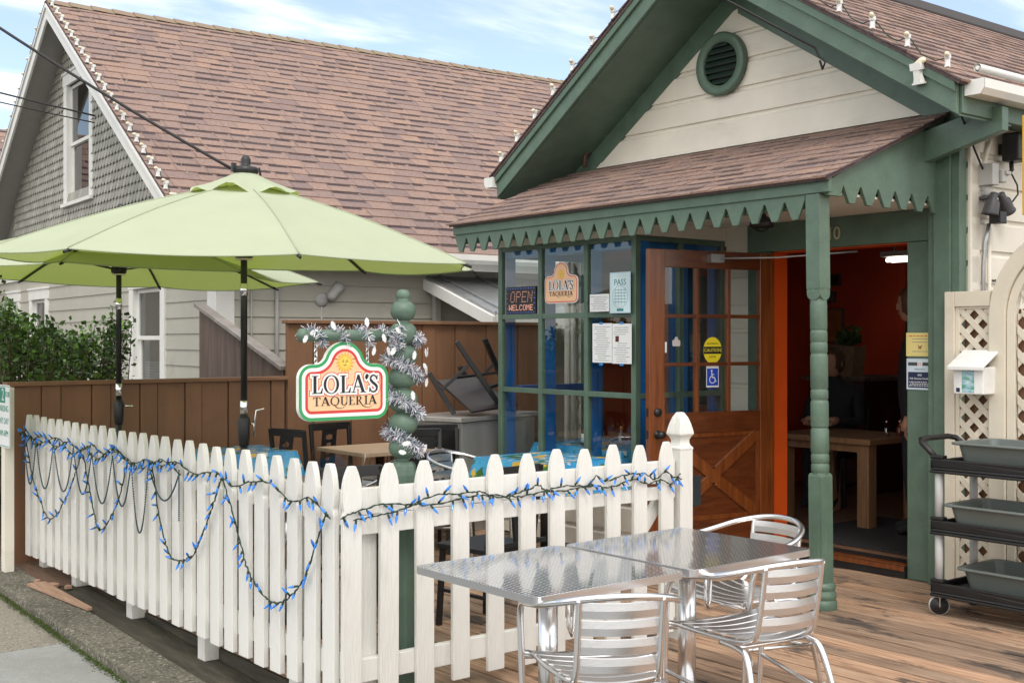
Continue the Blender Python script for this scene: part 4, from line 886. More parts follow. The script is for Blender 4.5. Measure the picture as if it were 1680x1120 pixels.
lights('string_light', 'second blue bulb strand crossing the pickets that face the tables', [(x,yf-.01,z) for x,z in ((2.60,.83),(2.72,.84),(2.85,.855),(3.0,.90),(3.15,.90),(3.26,.90),(3.32,.88),(3.42,.86),(3.55,.885),(3.62,.90),(3.66,.875),(3.78,.885),(3.93,.88),(3.99,.92),(4.05,.89),(4.2,.91),(4.33,.905),(4.40,.87),(4.48,.905),(4.53,.88),(4.60,.86))], 34, 7)
t = thing('bead_garland', 'dark teal bead chain looped in small swags over the far pickets', 'garland', (xf,8.0,.9)); path = []
nodes = [(8.78,.92),(8.50,.90),(8.12,.90),(7.72,.90),(7.38,.89),(7.02,.90),(6.72,.88),(6.46,.90),(6.02,.90)]
lows = [.58,.58,.60,.62,.60,.62,.50,.72]
bead = MB(); cnt = 0; rnd = random.Random(1)
for i in range(len(nodes)-1):
    (a,za),(b,zb) = nodes[i], nodes[i+1]; lo = lows[i]
    for k in range(40):
        u = k/40; c = 4*u*(1-u); z = za+(zb-za)*u - ((za+zb)/2-lo)*(c**1.1); path.append((xf-.008, a+(b-a)*u, z))
bead.tube(path, .0022, 5)
dist = 0
for i in range(1,len(path)):
    p, q = V(path[i-1]), V(path[i]); 
    for k in range(2): bead.sphere(p.lerp(q,k/2), .0052, 6, 4)
for y in (8.80,6.03):
    for k in range(26): bead.sphere((xf-.01,y,.90-k*.0105), .0052, 6, 4)
obj('bead_chain', bead, m_bead, t)

# ------------------------------------------------------------------ beaded sign post
SPX, SPY = 2.98, 4.56
sp_ = thing('sign_post', 'green turned post of stacked balls carrying the hanging sign arm', 'post', (SPX,SPY,0))
m_ = MB(); m_.lathe([(.062,0),(.066,.01),(.066,.98),(.06,1.02),(.045,1.04)], 8, Tr(SPX,SPY,0) , .5, False, PI/8); m_.lathe([(.03,1.0),(.03,1.8)], 12, Tr(SPX,SPY,0)); obj('shaft', m_, m_green, sp_, .004)
for z, r, h in ((1.795,.033,.028),(1.725,.058,.047),(1.622,.064,.053),(1.522,.066,.052),(1.424,.066,.051),(1.318,.067,.055),(1.213,.066,.053),(1.105,.066,.052)):
    m_ = MB(); m_.lathe([(max(1e-6,r*(abs(math.sin(PI*i/14))**.72)), -h*math.cos(PI*i/14)) for i in range(15)], 24, Tr(SPX,SPY,z)); obj('ball', m_, m_green, sp_)
m_ = MB(); m_.tube([(SPX-.04,SPY,1.613),(2.47,SPY,1.613)], .026, 14); m_.lathe([(.03,0),(.03,.02),(.01,.035)], 12, Tr(2.475,SPY,1.613) @ Ry(-PI/2)); obj('arm', m_, m_green, sp_)

def smooth_outline(w_, h, dome_w, dome_h, r):
    """sign silhouette: rounded slab with a round-headed dome, centred on x, base at y=0; dense counter-clockwise"""
    P_ = []
    def arc(cx, cy, rad, a0, a1, n=10):
        for i in range(n+1):
            a = math.radians(a0+(a1-a0)*i/n); P_.append((cx+rad*math.cos(a), cy+rad*math.sin(a)))
    arc(w_/2-r, r, r, -90, 0); arc(w_/2-r, h-r, r, 0, 90)
    f = .055*w_/.45; R_ = dome_w/2; cy = h+dome_h-R_
    arc(R_+f*.8, h+f, f, -90, -165, 8)
    a_ = math.degrees(math.asin(max(-.9,min(.9,(.745*f-(cy-h))/R_))))+1; arc(0, cy, R_, a_, 180-a_, 24)
    arc(-R_-f*.8, h+f, f, -15, -90, 8)
    arc(-w_/2+r, h-r, r, 90, 180); arc(-w_/2+r, r, r, 180, 270)
    return P_
def inset(P_, d):
    n = len(P_); o = []
    for i in range(n):
        a, b = V((*P_[i-1],0)), V((*P_[(i+1)%n],0)); t = (b-a).normalized(); o.append((P_[i][0]-t.y*d, P_[i][1]+t.x*d))
    return o
c_green, c_w, c_red, c_peach = mat('sign_green', (.03,.30,.10), .4, var=.03), mat('sign_white', (.80,.80,.77), .4, var=.02), mat('sign_red', (.60,.045,.04), .4, var=.03), mat('sign_peach', (.83,.52,.30), .45, var=.02)
c_yel, c_or = mat('sun_yellow', (.85,.50,.06), .45, var=.05), mat('sun_orange', (.70,.24,.03), .45, var=.05)
def rectp(x0,y0,x1,y1): return [(x0,y0),(x1,y0),(x1,y1),(x0,y1)]
def ring(cx,cy,rx,ry,tx,ty,a0=0,a1=360,n=28):
    o = [(cx+rx*math.cos(math.radians(a0+(a1-a0)*i/n)), cy+ry*math.sin(math.radians(a0+(a1-a0)*i/n))) for i in range(n+1)]
    i_ = [(cx+(rx-tx)*math.cos(math.radians(a0+(a1-a0)*i/n)), cy+(ry-ty)*math.sin(math.radians(a0+(a1-a0)*i/n))) for i in range(n+1)]
    return [[o[k],o[k+1],i_[k+1],i_[k]] for k in range(n)]
def stroke(P_, w0, w1=None):
    w1 = w0 if w1 is None else w1; q = []
    for i in range(len(P_)-1):
        a, b = V((*P_[i],0)), V((*P_[i+1],0)); t = (b-a).normalized(); n = V((-t.y,t.x,0)); k0 = (w0+(w1-w0)*i/(len(P_)-1))/2; k1 = (w0+(w1-w0)*(i+1)/(len(P_)-1))/2
        q.append([tuple((a+n*k0)[:2]),tuple((b+n*k1)[:2]),tuple((b-n*k1)[:2]),tuple((a-n*k0)[:2])])
    return q
def glyph(c):
    """serif capitals on a unit cap height: (advance, polygons)"""
    T, t, s = .17, .055, .045
    if c == 'L': return .66, [rectp(.10,0,.10+T,1), rectp(.0,0,.40,s), rectp(0,1-s,.38,1), [(.27,0),(.60,0),(.64,.30),(.59,.30),(.50,.06),(.27,s)]]
    if c == 'O': return .98, ring(.47,.5,.45,.53,.15,.045)
    if c == 'A': return .86, [[(.36,1.02),(.48,1.02),(.82,0),(.63,0),(.37,.80)], [(.36,1.02),(.42,.93),(.15,0),(.09,0)], rectp(.20,.31,.60,.31+t), rectp(0,0,.27,s), rectp(.54,0,.90,s)]
    if c == 'S': return .62, stroke([(.50,.98),(.49,.72),(.46,.80),(.40,.92),(.28,.98),(.15,.93),(.09,.80),(.12,.66)], .05, .12) + stroke([(.12,.70),(.20,.58),(.36,.46),(.47,.34)], .15, .16) + stroke([(.47,.36),(.49,.22),(.42,.07),(.28,.01),(.15,.05),(.08,.16),(.05,.28),(.04,.02)], .13, .05)
    if c == "'": return .20, [ring(.08,.93,.07,.07,.069,.069)[k] for k in range(28)] + stroke([(.13,.93),(.11,.82),(.04,.74)], .05, .02)
    if c == 'T': return .74, [rectp(.28,0,.28+T*.8,1), rectp(.17,0,.54,s), rectp(.02,1-t,.68,1), [(.02,1),(.0,.74),(.04,.74),(.12,1)], [(.68,1),(.70,.74),(.66,.74),(.58,1)]]
    if c == 'Q': return .98, ring(.47,.5,.43,.52,.13,.045) + stroke([(.42,.10),(.52,-.10),(.70,-.28),(.95,-.36),(1.25,-.30),(1.5,-.06)], .09, .02)
    if c == 'U': return .82, [rectp(.10,.22,.10+T*.85,1), rectp(.62,.22,.62+t,1), rectp(0,1-s,.34,1), rectp(.52,1-s,.78,1)] + ring(.385,.27,.29,.29,.12,.07,180,360,14)
    if c == 'E': return .68, [rectp(.10,0,.10+T*.85,1), rectp(0,0,.56,s), rectp(0,1-s,.54,1), rectp(.2,.48,.44,.48+t), [(.56,0),(.60,.24),(.56,.24),(.48,0)], [(.54,1),(.56,.78),(.52,.78),(.46,1)]]
    if c == 'R': return .84, [rectp(.10,0,.10+T*.85,1), rectp(0,0,.36,s), rectp(0,1-s,.30,1)] + ring(.30,.74,.28,.26,.13,.05,-90,90,14) + stroke([(.36,.50),(.50,.20),(.70,-.12),(1.0,-.32),(1.35,-.36),(1.7,-.12)], .12, .02)
    if c == 'I': return .42, [rectp(.12,0,.12+T*.85,1), rectp(0,0,.38,s), rectp(0,1-s,.38,1)]
    return .4, []
def serif(mb, s, x0, x1, y, h, M, z=0., grow=0.):
    gl = [glyph(c) for c in s]; tot = sum(a for a,_ in gl); k = (x1-x0)/tot; x = x0; n = 0
    for a, ps in gl:
        for p in ps:
            n += 1; q = [(x+u*k, y+v*h) for u,v in p]
            if grow:
                cx = sum(u for u,v in q)/len(q); cy = sum(v for u,v in q)/len(q)
                ar = sum(q[i-1][0]*q[i][1]-q[i][0]*q[i-1][1] for i in range(len(q)))
                if ar < 0: q = q[::-1]
                m = len(q); o = []
                for i in range(m):
                    e0 = (V((*q[i],0))-V((*q[i-1],0))); e1 = (V((*q[(i+1)%m],0))-V((*q[i],0)))
                    if e0.length < 1e-7: e0 = e1
                    if e1.length < 1e-7: e1 = e0
                    n0 = V((e0.y,-e0.x,0)).normalized(); n1 = V((e1.y,-e1.x,0)).normalized(); b = (n0+n1); b = b.normalized() if b.length > 1e-6 else n0
                    o.append((q[i][0]+b.x*grow*1.25, q[i][1]+b.y*grow*1.25))
                q = o
            mb.prism(q, z, z+.0004+.00003*(n%12), M)
        x += a*k
def sun_face(par, cx, cy, r, M, z):
    m_ = MB(); P_ = []
    for i in range(32):
        a = 2*PI*i/32; rad = r if i % 2 == 0 else r*.62; P_.append((cx+rad*math.cos(a), cy+rad*math.sin(a)))
    m_.prism(P_, z, z+.0004, M); s1 = obj('sun_rays', m_, c_or, par)
    m_ = MB(); P_ = []
    for i in range(32):
        a = 2*PI*(i+.4)/32; rad = r*.93 if i % 2 == 0 else r*.60; P_.append((cx+rad*math.cos(a), cy+rad*math.sin(a)))
    m_.prism(P_, z+.0005, z+.0008, M); obj('sun_rays', m_, c_yel, par)
    m_ = MB(); m_.prism([(cx+r*.55*math.cos(2*PI*i/24), cy+r*.55*math.sin(2*PI*i/24)) for i in range(24)], z+.001, z+.0013, M); obj('sun_disc', m_, mat('sun_gold', (.88,.56,.10), .45, var=.2, scale=90), par)
    m_ = MB()
    for sx_ in (-1,1):
        for q in ring(cx+sx_*r*.2,cy+r*.10,r*.12,r*.05,r*.11,r*.045,0,360,10) + stroke([(cx+sx_*r*.08,cy+r*.2),(cx+sx_*r*.2,cy+r*.25),(cx+sx_*r*.33,cy+r*.18)], r*.04): m_.prism(q, z+.0014, z+.0017, M)
    for q in stroke([(cx-r*.16,cy-r*.2),(cx-r*.06,cy-r*.25),(cx+r*.06,cy-r*.25),(cx+r*.16,cy-r*.2)], r*.08) + stroke([(cx+r*.02,cy+r*.1),(cx+r*.05,cy-r*.08),(cx-r*.02,cy-r*.1)], r*.03): m_.prism(q, z+.0014, z+.0017, M)
    obj('sun_face', m_, mat('sun_features', (.16,.10,.02), .5), par)
def lolas(root, M, w_, h, dw, dh, r, th, green=True):
    O_ = smooth_outline(w_, h, dw, dh, r); b_ = w_*.034; k = w_/.45
    m_ = MB(); m_.prism(O_, 0, th, M); bd = obj('board', m_, c_w, root, .002)
    z = th
    if green:
        m_ = MB(); m_.prism(inset(O_, .001), z+.0002, z+.0006, M); obj('green_border', m_, c_green, root); z += .0007
        m_ = MB(); m_.prism(inset(O_, b_), z, z+.0004, M); obj('white_border', m_, c_w, root); z += .0006
    m_ = MB(); m_.prism(inset(O_, b_*(2.05 if green else .5)), z, z+.0004, M); obj('red_border', m_, c_red, root); z += .0006
    m_ = MB(); m_.prism(inset(O_, b_*(2.85 if green else 1.1)), z, z+.0004, M); obj('face', m_, c_peach, root); z += .0006
    sun_face(root, 0, h+.006*k, .047*k, M, z)
    hh = h*.315; yb = h*.485
    if not green: hh = h*.33
    for g_, mt, dz in ((.0125*k,c_red,0),(.0092*k,c_w,.0008),(0,m_ink,.0016)):
        m_ = MB(); serif(m_, "LOLA'S", -w_*.365, w_*.385, yb, hh, M, z+dz, g_); obj('lettering', m_, mt, root)
    m_ = MB(); serif(m_, 'TAQUERIA', -w_*.35, w_*.36, h*.27, h*.155, M, z+.0016); obj('lettering', m_, m_ink, root)
hs = thing('hanging_sign', 'hanging restaurant sign with sun emblem and green white red border under the green arm', 'sign', (2.66,SPY,1.25))
MSg = fY(2.66,SPY-.006,1.243)
lolas(hs, MSg, .452, .245, .20, .098, .062, .018)
m_ = MB(); m_.prism(smooth_outline(.452,.245,.20,.098,.062), -.004, -.0005, MSg); obj('board', m_, c_w, hs)
for x in (2.53,2.79):
    m_ = MB()
    z = 1.490; k = 0
    m_.tube([(x,SPY,1.478),(x,SPY,1.497)], .002, 6)
    while z < 1.58:
        r_ = .011; M_ = Tr(x,SPY,z+.012) @ Rz((k%2)*PI/2+.3) @ Rx(PI/2); m_.tube([M_ @ V((r_*.7*math.cos(2*PI*i/12), r_*1.25*math.sin(2*PI*i/12), 0)) for i in range(12)], .0022, 6, True); z += .0205; k += 1
    obj('chain', m_, m_chrome, hs)
# tinsel garland wound round the post and the arm
tg = thing('tinsel_garland', 'silver and blue tinsel garland with white foil charms wound round the green post', 'garland', (SPX,SPY,1.1))
m_ = MB(); rnd = random.Random(12)
def tinsel(mb, path, rad, dens):
    for i in range(len(path)-1):
        a, b = V(path[i]), V(path[i+1]); tdir = (b-a).normalized()
        for k in range(int(dens*(b-a).length)+1):
            p = a.lerp(b, rnd.random()); d = V((rnd.gauss(0,1),rnd.gauss(0,1),rnd.gauss(0,1))); d = (d - tdir*d.dot(tdir)*.6).normalized(); L_ = rad*rnd.uniform(.6,1.2); s = d.cross(V((rnd.gauss(0,1),rnd.gauss(0,1),rnd.gauss(0,1)))).normalized()*.0009
            tip = p+d*L_+V((0,0,-.004)); mb.add([p-s,p+s,tip+s,tip-s], [(0,1,2,3)], rnd.random())
hel = []
for i in range(150):
    u = i/149; a = -1.2 + u*2*PI*3.35; hel.append((SPX+.072*math.cos(a), SPY+.072*math.sin(a), 1.62-.56*u+.012*math.sin(a*2)))
tinsel(m_, hel, .035, 4200)
armp = [(2.475+ (SPX-2.50)*i/60, SPY+.032*math.cos(i*.42), 1.613+.034*math.sin(i*.42)) for i in range(61)]
tinsel(m_, armp[::1], .027, 1800)
tinsel(m_, [(SPX-.04,SPY-.05,1.66),(SPX-.07,SPY-.05,1.6),(SPX-.06,SPY-.07,1.55)], .04, 2200)
obj('tinsel', m_, m_tinsel, tg)
def charm():
    m_ = MB(); m_.prism([(-.006,.03),(.006,.03),(.011,.018),(.019,.008),(.016,-.004),(.017,-.016),(.008,-.030),(0,-.036),(-.009,-.030),(-.016,-.018),(-.015,-.002),(-.018,.008),(-.011,.018)], -.0015, .0015, Matrix(((1,0,0,0),(0,0,-1,0),(0,1,0,0),(0,0,0,1)))); return m_.mesh('charm', m_orn)
CH = charm()
for (x,y,z,a,b) in [(2.985,4.475,1.525,.1,.2),(3.065,4.50,1.535,.5,-.3),(3.075,4.50,1.54,.9,.2),(2.975,4.472,1.345,0,-.15),(3.065,4.495,1.40,.4,.3),(3.055,4.49,1.47,.3,2.4),(3.06,4.49,1.45,.6,2.6),(2.89,4.50,1.545,-.3,.5),(2.87,4.51,1.545,.3,-.4),(2.86,4.53,1.60,0,2.8),(2.80,4.52,1.545,.2,.3),(2.77,4.53,1.67,-.1,3.0),(2.60,4.53,1.655,.1,2.7),(2.50,4.53,1.625,.5,1.2),(2.465,4.53,1.60,.2,.6),(2.91,4.49,1.635,.2,2.2),(3.06,4.50,1.10,.3,.6),(2.94,4.47,1.13,-.2,1.4),(3.03,4.475,1.03,.2,-.2),(2.925,4.48,1.09,0,1.8)]:
    inst('charm', CH, tg, Tr(x,y,z) @ Rz(a) @ Ry(b) @ Matrix.Scale(.62,4))
# ------------------------------------------------------------------ umbrellas
def umbrella(label, loc, off, tilt_axis, tilt, silver, crank_z, seed, crank_dir):
    t = thing('patio_umbrella', label, 'umbrella', loc, 0, 'lime green patio umbrellas')
    R_, zr, H_ = 1.375, 2.035, (.445 if seed == 1 else .355); rnd = random.Random(seed)
    TM = Tr(0,0,zr) @ Matrix.Rotation(tilt, 4, V(tilt_axis)) @ Tr(0,0,-zr)
    A = [math.radians(off+45*k) for k in range(8)]
    def P(k, u, tt):
        a0, a1 = A[k], A[k]+PI/4
        p0 = V((math.cos(a0),math.sin(a0),0)); p1 = V((math.cos(a1),math.sin(a1),0)); p = p0.lerp(p1,u)*R_*tt
        sag = 4*u*(1-u)*tt
        rim = 1-.035*sag*tt; z = zr+H_*(1-tt)**1.0*1.0 + .034*math.sin(PI*tt) - .03*sag*(1-tt*.4) + .012*sag*math.sin(k*2.1+seed)*tt
        return V((p.x*rim, p.y*rim, z))
    m_ = MB(); m_.m = TM; nu, nt_ = 10, 12
    for k in range(8):
        vs = []; fs = []
        for j in range(nt_+1):
            for i in range(nu+1): vs.append(P(k, i/nu, .10+.90*j/nt_))
        for j in range(nt_):
            for i in range(nu): a = j*(nu+1)+i; fs.append((a,a+1,a+nu+2,a+nu+1))
        m_.add(vs, fs, .5, True)
    me = m_.mesh('canopy', m_canvas)
    o = obj('canopy', me, None, t, world=False)
    e = o.modifiers.new('edge','EDGE_SPLIT'); e.split_angle = math.radians(12)
    # seam welts along the ribs and hem
    m_ = MB(); m_.m = TM
    for k in range(8): m_.tube([P(k,0,.12+.88*j/10)+V((0,0,.002)) for j in range(11)], .0035, 5); m_.tube([P(k,i/10,1.0)-V((0,0,.004)) for i in range(11)], .004, 5)
    obj('seam', m_, m_canvas, o)
    m_ = MB(); m_.m = TM; vs = []; fs = []; n = 48
    for j in range(5):
        for i in range(n):
            a = 2*PI*i/n+math.radians(off); f = j/4; r = .045+(.30-.045)*f; wv = (.018*math.sin(4*a*2+1)+.012*math.sin(5*a+seed))*f*f
            vs.append((r*math.cos(a), r*math.sin(a), zr+H_+.055-.115*f**.9+wv))
    for j in range(4):
        for i in range(n): fs.append((j*n+i, j*n+(i+1)%n, (j+1)*n+(i+1)%n, (j+1)*n+i))
    m_.add(vs, fs, .5, True); obj('vent_flap', m_, m_canvas, o)
    m_ = MB(); m_.m = TM; m_.lathe([(.02,zr+H_-.05),(.04,zr+H_),(.062,zr+H_+.045),(.072,zr+H_+.052),(.072,zr+H_+.077),(.06,zr+H_+.085),(.03,zr+H_+.09),(.026,zr+H_+.10),(.028,zr+H_+.125),(.018,zr+H_+.145),(.001,zr+H_+.15)], 24); m_.tube([(.06,0,zr+H_+.07),(.085,0,zr+H_+.085),(.09,0,zr+H_+.06),(.092,0,zr+H_+.02)], .006, 6); m_.box((-.085,-.01,zr+H_+.05),(-.06,.01,zr+H_+.10)); obj('finial', m_, m_blackmetal, t, world=False)
    m_ = MB(); m_.tube([(0,0,.05),(0,0,1.18)], .021, 16); obj('pole', m_, m_blackmetal, t, world=False)
    m_ = MB(); m_.tube([(0,0,1.16),(0,0,zr+H_+.03)], .0185, 16); obj('pole', m_, m_blackmetal, t, world=False)
    for za, zb in silver:
        m_ = MB(); m_.lathe([(.0195,za),(.0225,za+.003),(.0225,zb-.003),(.0195,zb)], 18); obj('collar', m_, m_chrome, t, world=False)
    m_ = MB(); m_.lathe([(.022,crank_z-.10),(.028,crank_z-.09),(.033,crank_z-.03),(.034,crank_z+.05),(.028,crank_z+.065),(.022,crank_z+.075)], 18); h = obj('crank_housing', m_, m_black, t, world=False)
    cd = V(crank_dir).normalized(); b = V((0,0,crank_z+.03))
    m_ = MB(); m_.tube([b+cd*.03, b+cd*.055, b+cd*.06+V((0,0,-.06)) if seed == 1 else b+cd*.10], .006, 8)
    if seed == 1: m_.tube([b+cd*.058+V((0,0,-.07)), b+cd*.062+V((0,0,.02)), b+cd*.07+V((0,0,.075)), b+cd*.115+V((0,0,.085))], .006, 8)
    obj('crank_handle', m_, m_chrome, h)
    m_ = MB(); m_.lathe([(.022,zr+.015),(.05,zr+.02),(.055,zr+.05),(.045,zr+.065),(.02,zr+.07)], 20); hb = obj('hub', m_, m_black, t, world=False)
    m_ = MB(); m_.lathe([(.022,zr+.005),(.047,zr+.008),(.049,zr+.0145),(.022,zr+.0148)], 20); obj('light_ring', m_, m_cream, hb)
    for k in range(8):
        m_ = MB(); m_.m = TM
        pth = [P(k,0,.04+.96*j/8)-V((0,0,.014)) for j in range(9)]; d = (pth[-1]-pth[-2]).normalized()
        for j in range(8): m_.beam(pth[j], pth[j+1], .016, .010)
        r_ = obj('rib', m_, m_blackmetal, t, world=False)
        m_ = MB(); m_.m = TM; m_.tube([pth[-1]-d*.02+V((0,0,.004)), pth[-1]+d*.03+V((0,0,.004))], [.010,.007], 8); obj('rib_tip', m_, m_black, r_)
        m_ = MB(); m_.m = TM; m_.beam(V((.04*math.cos(A[k]),.04*math.sin(A[k]),zr+.045)), P(k,0,.52)-V((0,0,.022)), .014, .008); obj('strut', m_, m_blackmetal, r_)
    m_ = MB(); m_.lathe([(.25,.002),(.25,.03),(.22,.05),(.05,.07),(.032,.09),(.032,.28),(.02,.285)], 28); obj('base', m_, m_blackmetal, t, world=False)
    return t
umbrella('near lime green umbrella with solar cap over the patio corner', (2.978,6.19,0), -67-38.4, (rt+fw*.9)[:], math.radians(2.0), [(1.84,1.91),(1.175,1.25)], 1.09, 1, (.784,-.621,0))
umbrella('farther lime green umbrella half cut off by the left edge', (3.0,8.2,0), 5-38.4, (rt*.5-fw)[:], math.radians(-1.6), [(1.80,1.88),(1.20,1.285)], 1.10, 2, (.784,-.621,0))

# ------------------------------------------------------------------ aluminium tables and chairs
def rrect(a, b, r, n=5):
    o = []
    for cx, cy, a0 in ((a-r,-b+r,-90),(a-r,b-r,0),(-a+r,b-r,90),(-a+r,-b+r,180)):
        for i in range(n+1): t = math.radians(a0+90*i/n); o.append((cx+r*math.cos(t), cy+r*math.sin(t)))
    return o
def make_table(name, label, loc, rz=0, group='patterned aluminium cafe tables'):
    t = thing(name, label, 'table', loc, rz, group)
    m_ = MB(); m_.prism(rrect(.366,.366,.028), .700, .722); top = obj('table_top', m_, m_quilt, t, .002, world=False)
    m_ = MB(); O_ = rrect(.369,.369,.031)
    I_ = rrect(.3665,.3665,.0285); n = len(O_); vs = [(x,y,z) for z in (.694,.7215) for x,y in O_]+[(x,y,z) for z in (.694,.7215) for x,y in I_]
    fs = [(i,(i+1)%n,n+(i+1)%n,n+i) for i in range(n)]+[(n+i,n+(i+1)%n,3*n+(i+1)%n,3*n+i) for i in range(n)]+[(2*n+i,i,(i+1)%n,2*n+(i+1)%n)[::1] for i in range(n)]
    m_.add(vs, fs); 
    obj('edge_band', m_, m_aluslat, top)
    m_ = MB(); m_.tube([(0,0,.03),(0,0,.69)], .038, 20); m_.lathe([(.05,.66),(.05,.698),(.15,.6985)], 16); obj('column', m_, m_alu, t, world=False)
    m_ = MB(); m_.lathe([(.22,.001),(.22,.012),(.18,.02),(.06,.032),(.039,.05)], 28); obj('base', m_, m_alu, t, world=False)
    m_ = MB(); m_.tube([(.06,-.05,.69),(.06,-.05,.50),(.075,-.05,.465),(.09,-.05,.50),(.09,-.05,.69)], .008, 8); obj('fold_lever', m_, m_alu, t, world=False)
    return t
make_table('cafe_table', 'near patterned aluminium table with its left corner against the fence', (2.93,3.475,0), .01)
make_table('cafe_table', 'patterned aluminium table between the gate post and the far armchair', (3.697,3.475,0), .015)
make_table('cafe_table', 'patterned aluminium table inside the fence beside the green sign post', (3.37,6.46,0), 0)

def make_alu_chair(label, loc, rz):
    t = thing('aluminium_armchair', label, 'chair', loc, rz, 'aluminium slatted armchairs')
    def cr(P_, n=6):
        P_ = [V(p) for p in P_]; o = []
        for i in range(len(P_)-1):
            a = P_[max(0,i-1)]; b = P_[i]; c = P_[i+1]; d = P_[min(len(P_)-1,i+2)]
            for k in range(n):
                u = k/n; o.append(.5*((2*b)+(c-a)*u+(2*a-5*b+4*c-d)*u*u+(3*b-a-3*c+d)*u*u*u))
        return o+[P_[-1]]
    half = [(-.245,.235,.006),(-.252,.228,.25),(-.262,.205,.50),(-.268,.185,.60),(-.268,.135,.655),(-.264,.04,.672),(-.245,-.09,.695),(-.195,-.20,.725),(-.105,-.268,.748),(0,-.288,.755)]
    m_ = MB(); m_.tube(cr(half+[(-x,y,z) for x,y,z in half[-2::-1]], 6), .0125, 12); obj('arm_frame', m_, m_alu, t, world=False)
    for s in (-1,1):
        m_ = MB(); m_.tube(cr([(s*.142,-.252,.745),(s*.142,-.232,.62),(s*.143,-.208,.50),(s*.146,-.178,.455),(s*.155,-.10,.438),(s*.19,.06,.440),(s*.215,.20,.448),(s*.247,.226,.450)]), .011, 10); obj('side_rail', m_, m_alu, t, world=False)
        m_ = MB(); m_.tube(cr([(s*.175,-.03,.424),(s*.178,-.14,.418),(s*.185,-.20,.385),(s*.205,-.26,.20),(s*.222,-.305,.006)]), .0125, 10); obj('leg', m_, m_alu, t, world=False)
        m_ = MB(); m_.tube([(s*.252,.226,.26),(s*.205,-.262,.205)], .009, 8); obj('stretcher', m_, m_alu, t, world=False)
    for xa, ya, za, ra in ((.25,.222,.438,.011),(.205,-.262,.19,.008),(.178,-.13,.42,.008)): m_ = MB(); m_.tube([(-xa,ya,za),(xa,ya,za)], ra, 8); obj('cross_bar', m_, m_alu, t, world=False)
    for z in (.515,.580,.645,.705):
        m_ = MB(); vs = []; fs = []; n = 22
        for i in range(n+1):
            x = -.140+.28*i/n; yb = -.205-(z-.5)*.18-.030*(1-(x/.14)**2)
            prof = [(.003,-.0265),(-.0005,-.0245),(-.003,0),(-.0005,.0245),(.003,.0265),(.0055,.0)]
            for py, pz in prof: vs.append((x, yb+py, z+pz))
        for i in range(n):
            for k in range(6): fs.append((i*6+k, i*6+(k+1)%6, i*6+6+(k+1)%6, i*6+6+k))
        m_.add(vs, fs, .5, False); obj('back_slat', m_, m_aluslat, t, world=False)
    for i in range(6):
        y = -.135+.066*i; m_ = MB(); vs = []; fs = []; n = 22; hw_ = .150+.014*i*.95
        for j in range(n+1):
            x = -hw_+2*hw_*j/n; zb = .455-.016*(1-(x/hw_)**2)
            for py, pz in ((-.029,-.002),(-.0265,.003),(.0265,.003),(.029,-.002),(.027,-.003),(-.027,-.003)): vs.append((x,y+py,zb+pz))
        for j in range(n):
            for k in range(6): fs.append((j*6+k, j*6+(k+1)%6, j*6+6+(k+1)%6, j*6+6+k))
        fs += [tuple(range(6)), tuple(range(n*6,n*6+6))]
        m_.add(vs, fs, .5, False); obj('seat_slat', m_, m_aluslat, t, world=False)
    for s in (-1,1):
        for x, y, z in ((.245,.235,.006),(.222,-.305,.006)):
            m_ = MB(); m_.lathe([(.015,-.005),(.016,.0),(.016,.02),(.0135,.022)], 10, Tr(s*x,y,z)); obj('foot', m_, m_lightgrey, t, world=False)
    return t
make_alu_chair('nearest aluminium slat armchair seen from behind, at the left table', (2.845,3.07,0), -.52)
c2 = make_alu_chair('aluminium slat armchair drawn up to the right hand table in front of the porch post', (3.685,3.12,0), -.16)
make_alu_chair('aluminium armchair behind the right hand table near the brown door', (4.20,3.62,0), PI/2-.05)
make_alu_chair('aluminium armchair inside the fence beside the sign post', (3.84,6.62,0), PI/2+.2)
make_alu_chair('aluminium armchair whose feet show under the far street side pickets', (3.02,7.35,0), -PI/2+.3)
make_alu_chair('aluminium armchair tucked behind the big blue tablecloth', (5.18,7.08,0), PI+.3)

# ------------------------------------------------------------------ black chairs
def holed(mb, x0, x1, z0, z1, holes, y0, y1, n=16):
    zc = [z0]+[ (holes[i][1]+holes[i+1][1])/2 for i in range(len(holes)-1)]+[z1]
    for (hx,hz,rx,rz_), a, b in zip(holes, zc[:-1], zc[1:]):
        rect = []; el = []
        for i in range(n):
            t = 2*PI*i/n; c, s = math.cos(t), math.sin(t); el.append((hx+rx*c, hz+rz_*s))
            k = min(abs(((x1-hx) if c > 0 else (x0-hx))/c) if abs(c) > 1e-6 else 1e9, abs(((b-hz) if s > 0 else (a-hz))/s) if abs(s) > 1e-6 else 1e9)
            rect.append((hx+k*c, hz+k*s))
        for y, fl in ((y0,0),(y1,1)):
            for i in range(n):
                j = (i+1)%n; q = [rect[i], rect[j], el[j], el[i]]
                mb.add([(p[0],y,p[1]) for p in q], [(0,1,2,3)])
                if (abs(rect[i][0]-rect[j][0]) > 1e-6 and abs(rect[i][1]-rect[j][1]) > 1e-6):
                    cx_ = x1 if rect[i][0]+rect[j][0] > 2*hx else x0; cz_ = b if rect[i][1]+rect[j][1] > 2*hz else a
                    mb.add([(rect[i][0],y,rect[i][1]),(cx_,y,cz_),(rect[j][0],y,rect[j][1])], [(0,1,2)])
        for i in range(n):
            j = (i+1)%n; mb.add([(el[i][0],y0,el[i][1]),(el[j][0],y0,el[j][1]),(el[j][0],y1,el[j][1]),(el[i][0],y1,el[i][1])], [(0,1,2,3)])
    for x in (x0,x1): mb.add([(x,y0,z0),(x,y1,z0),(x,y1,z1),(x,y0,z1)], [(0,1,2,3)])
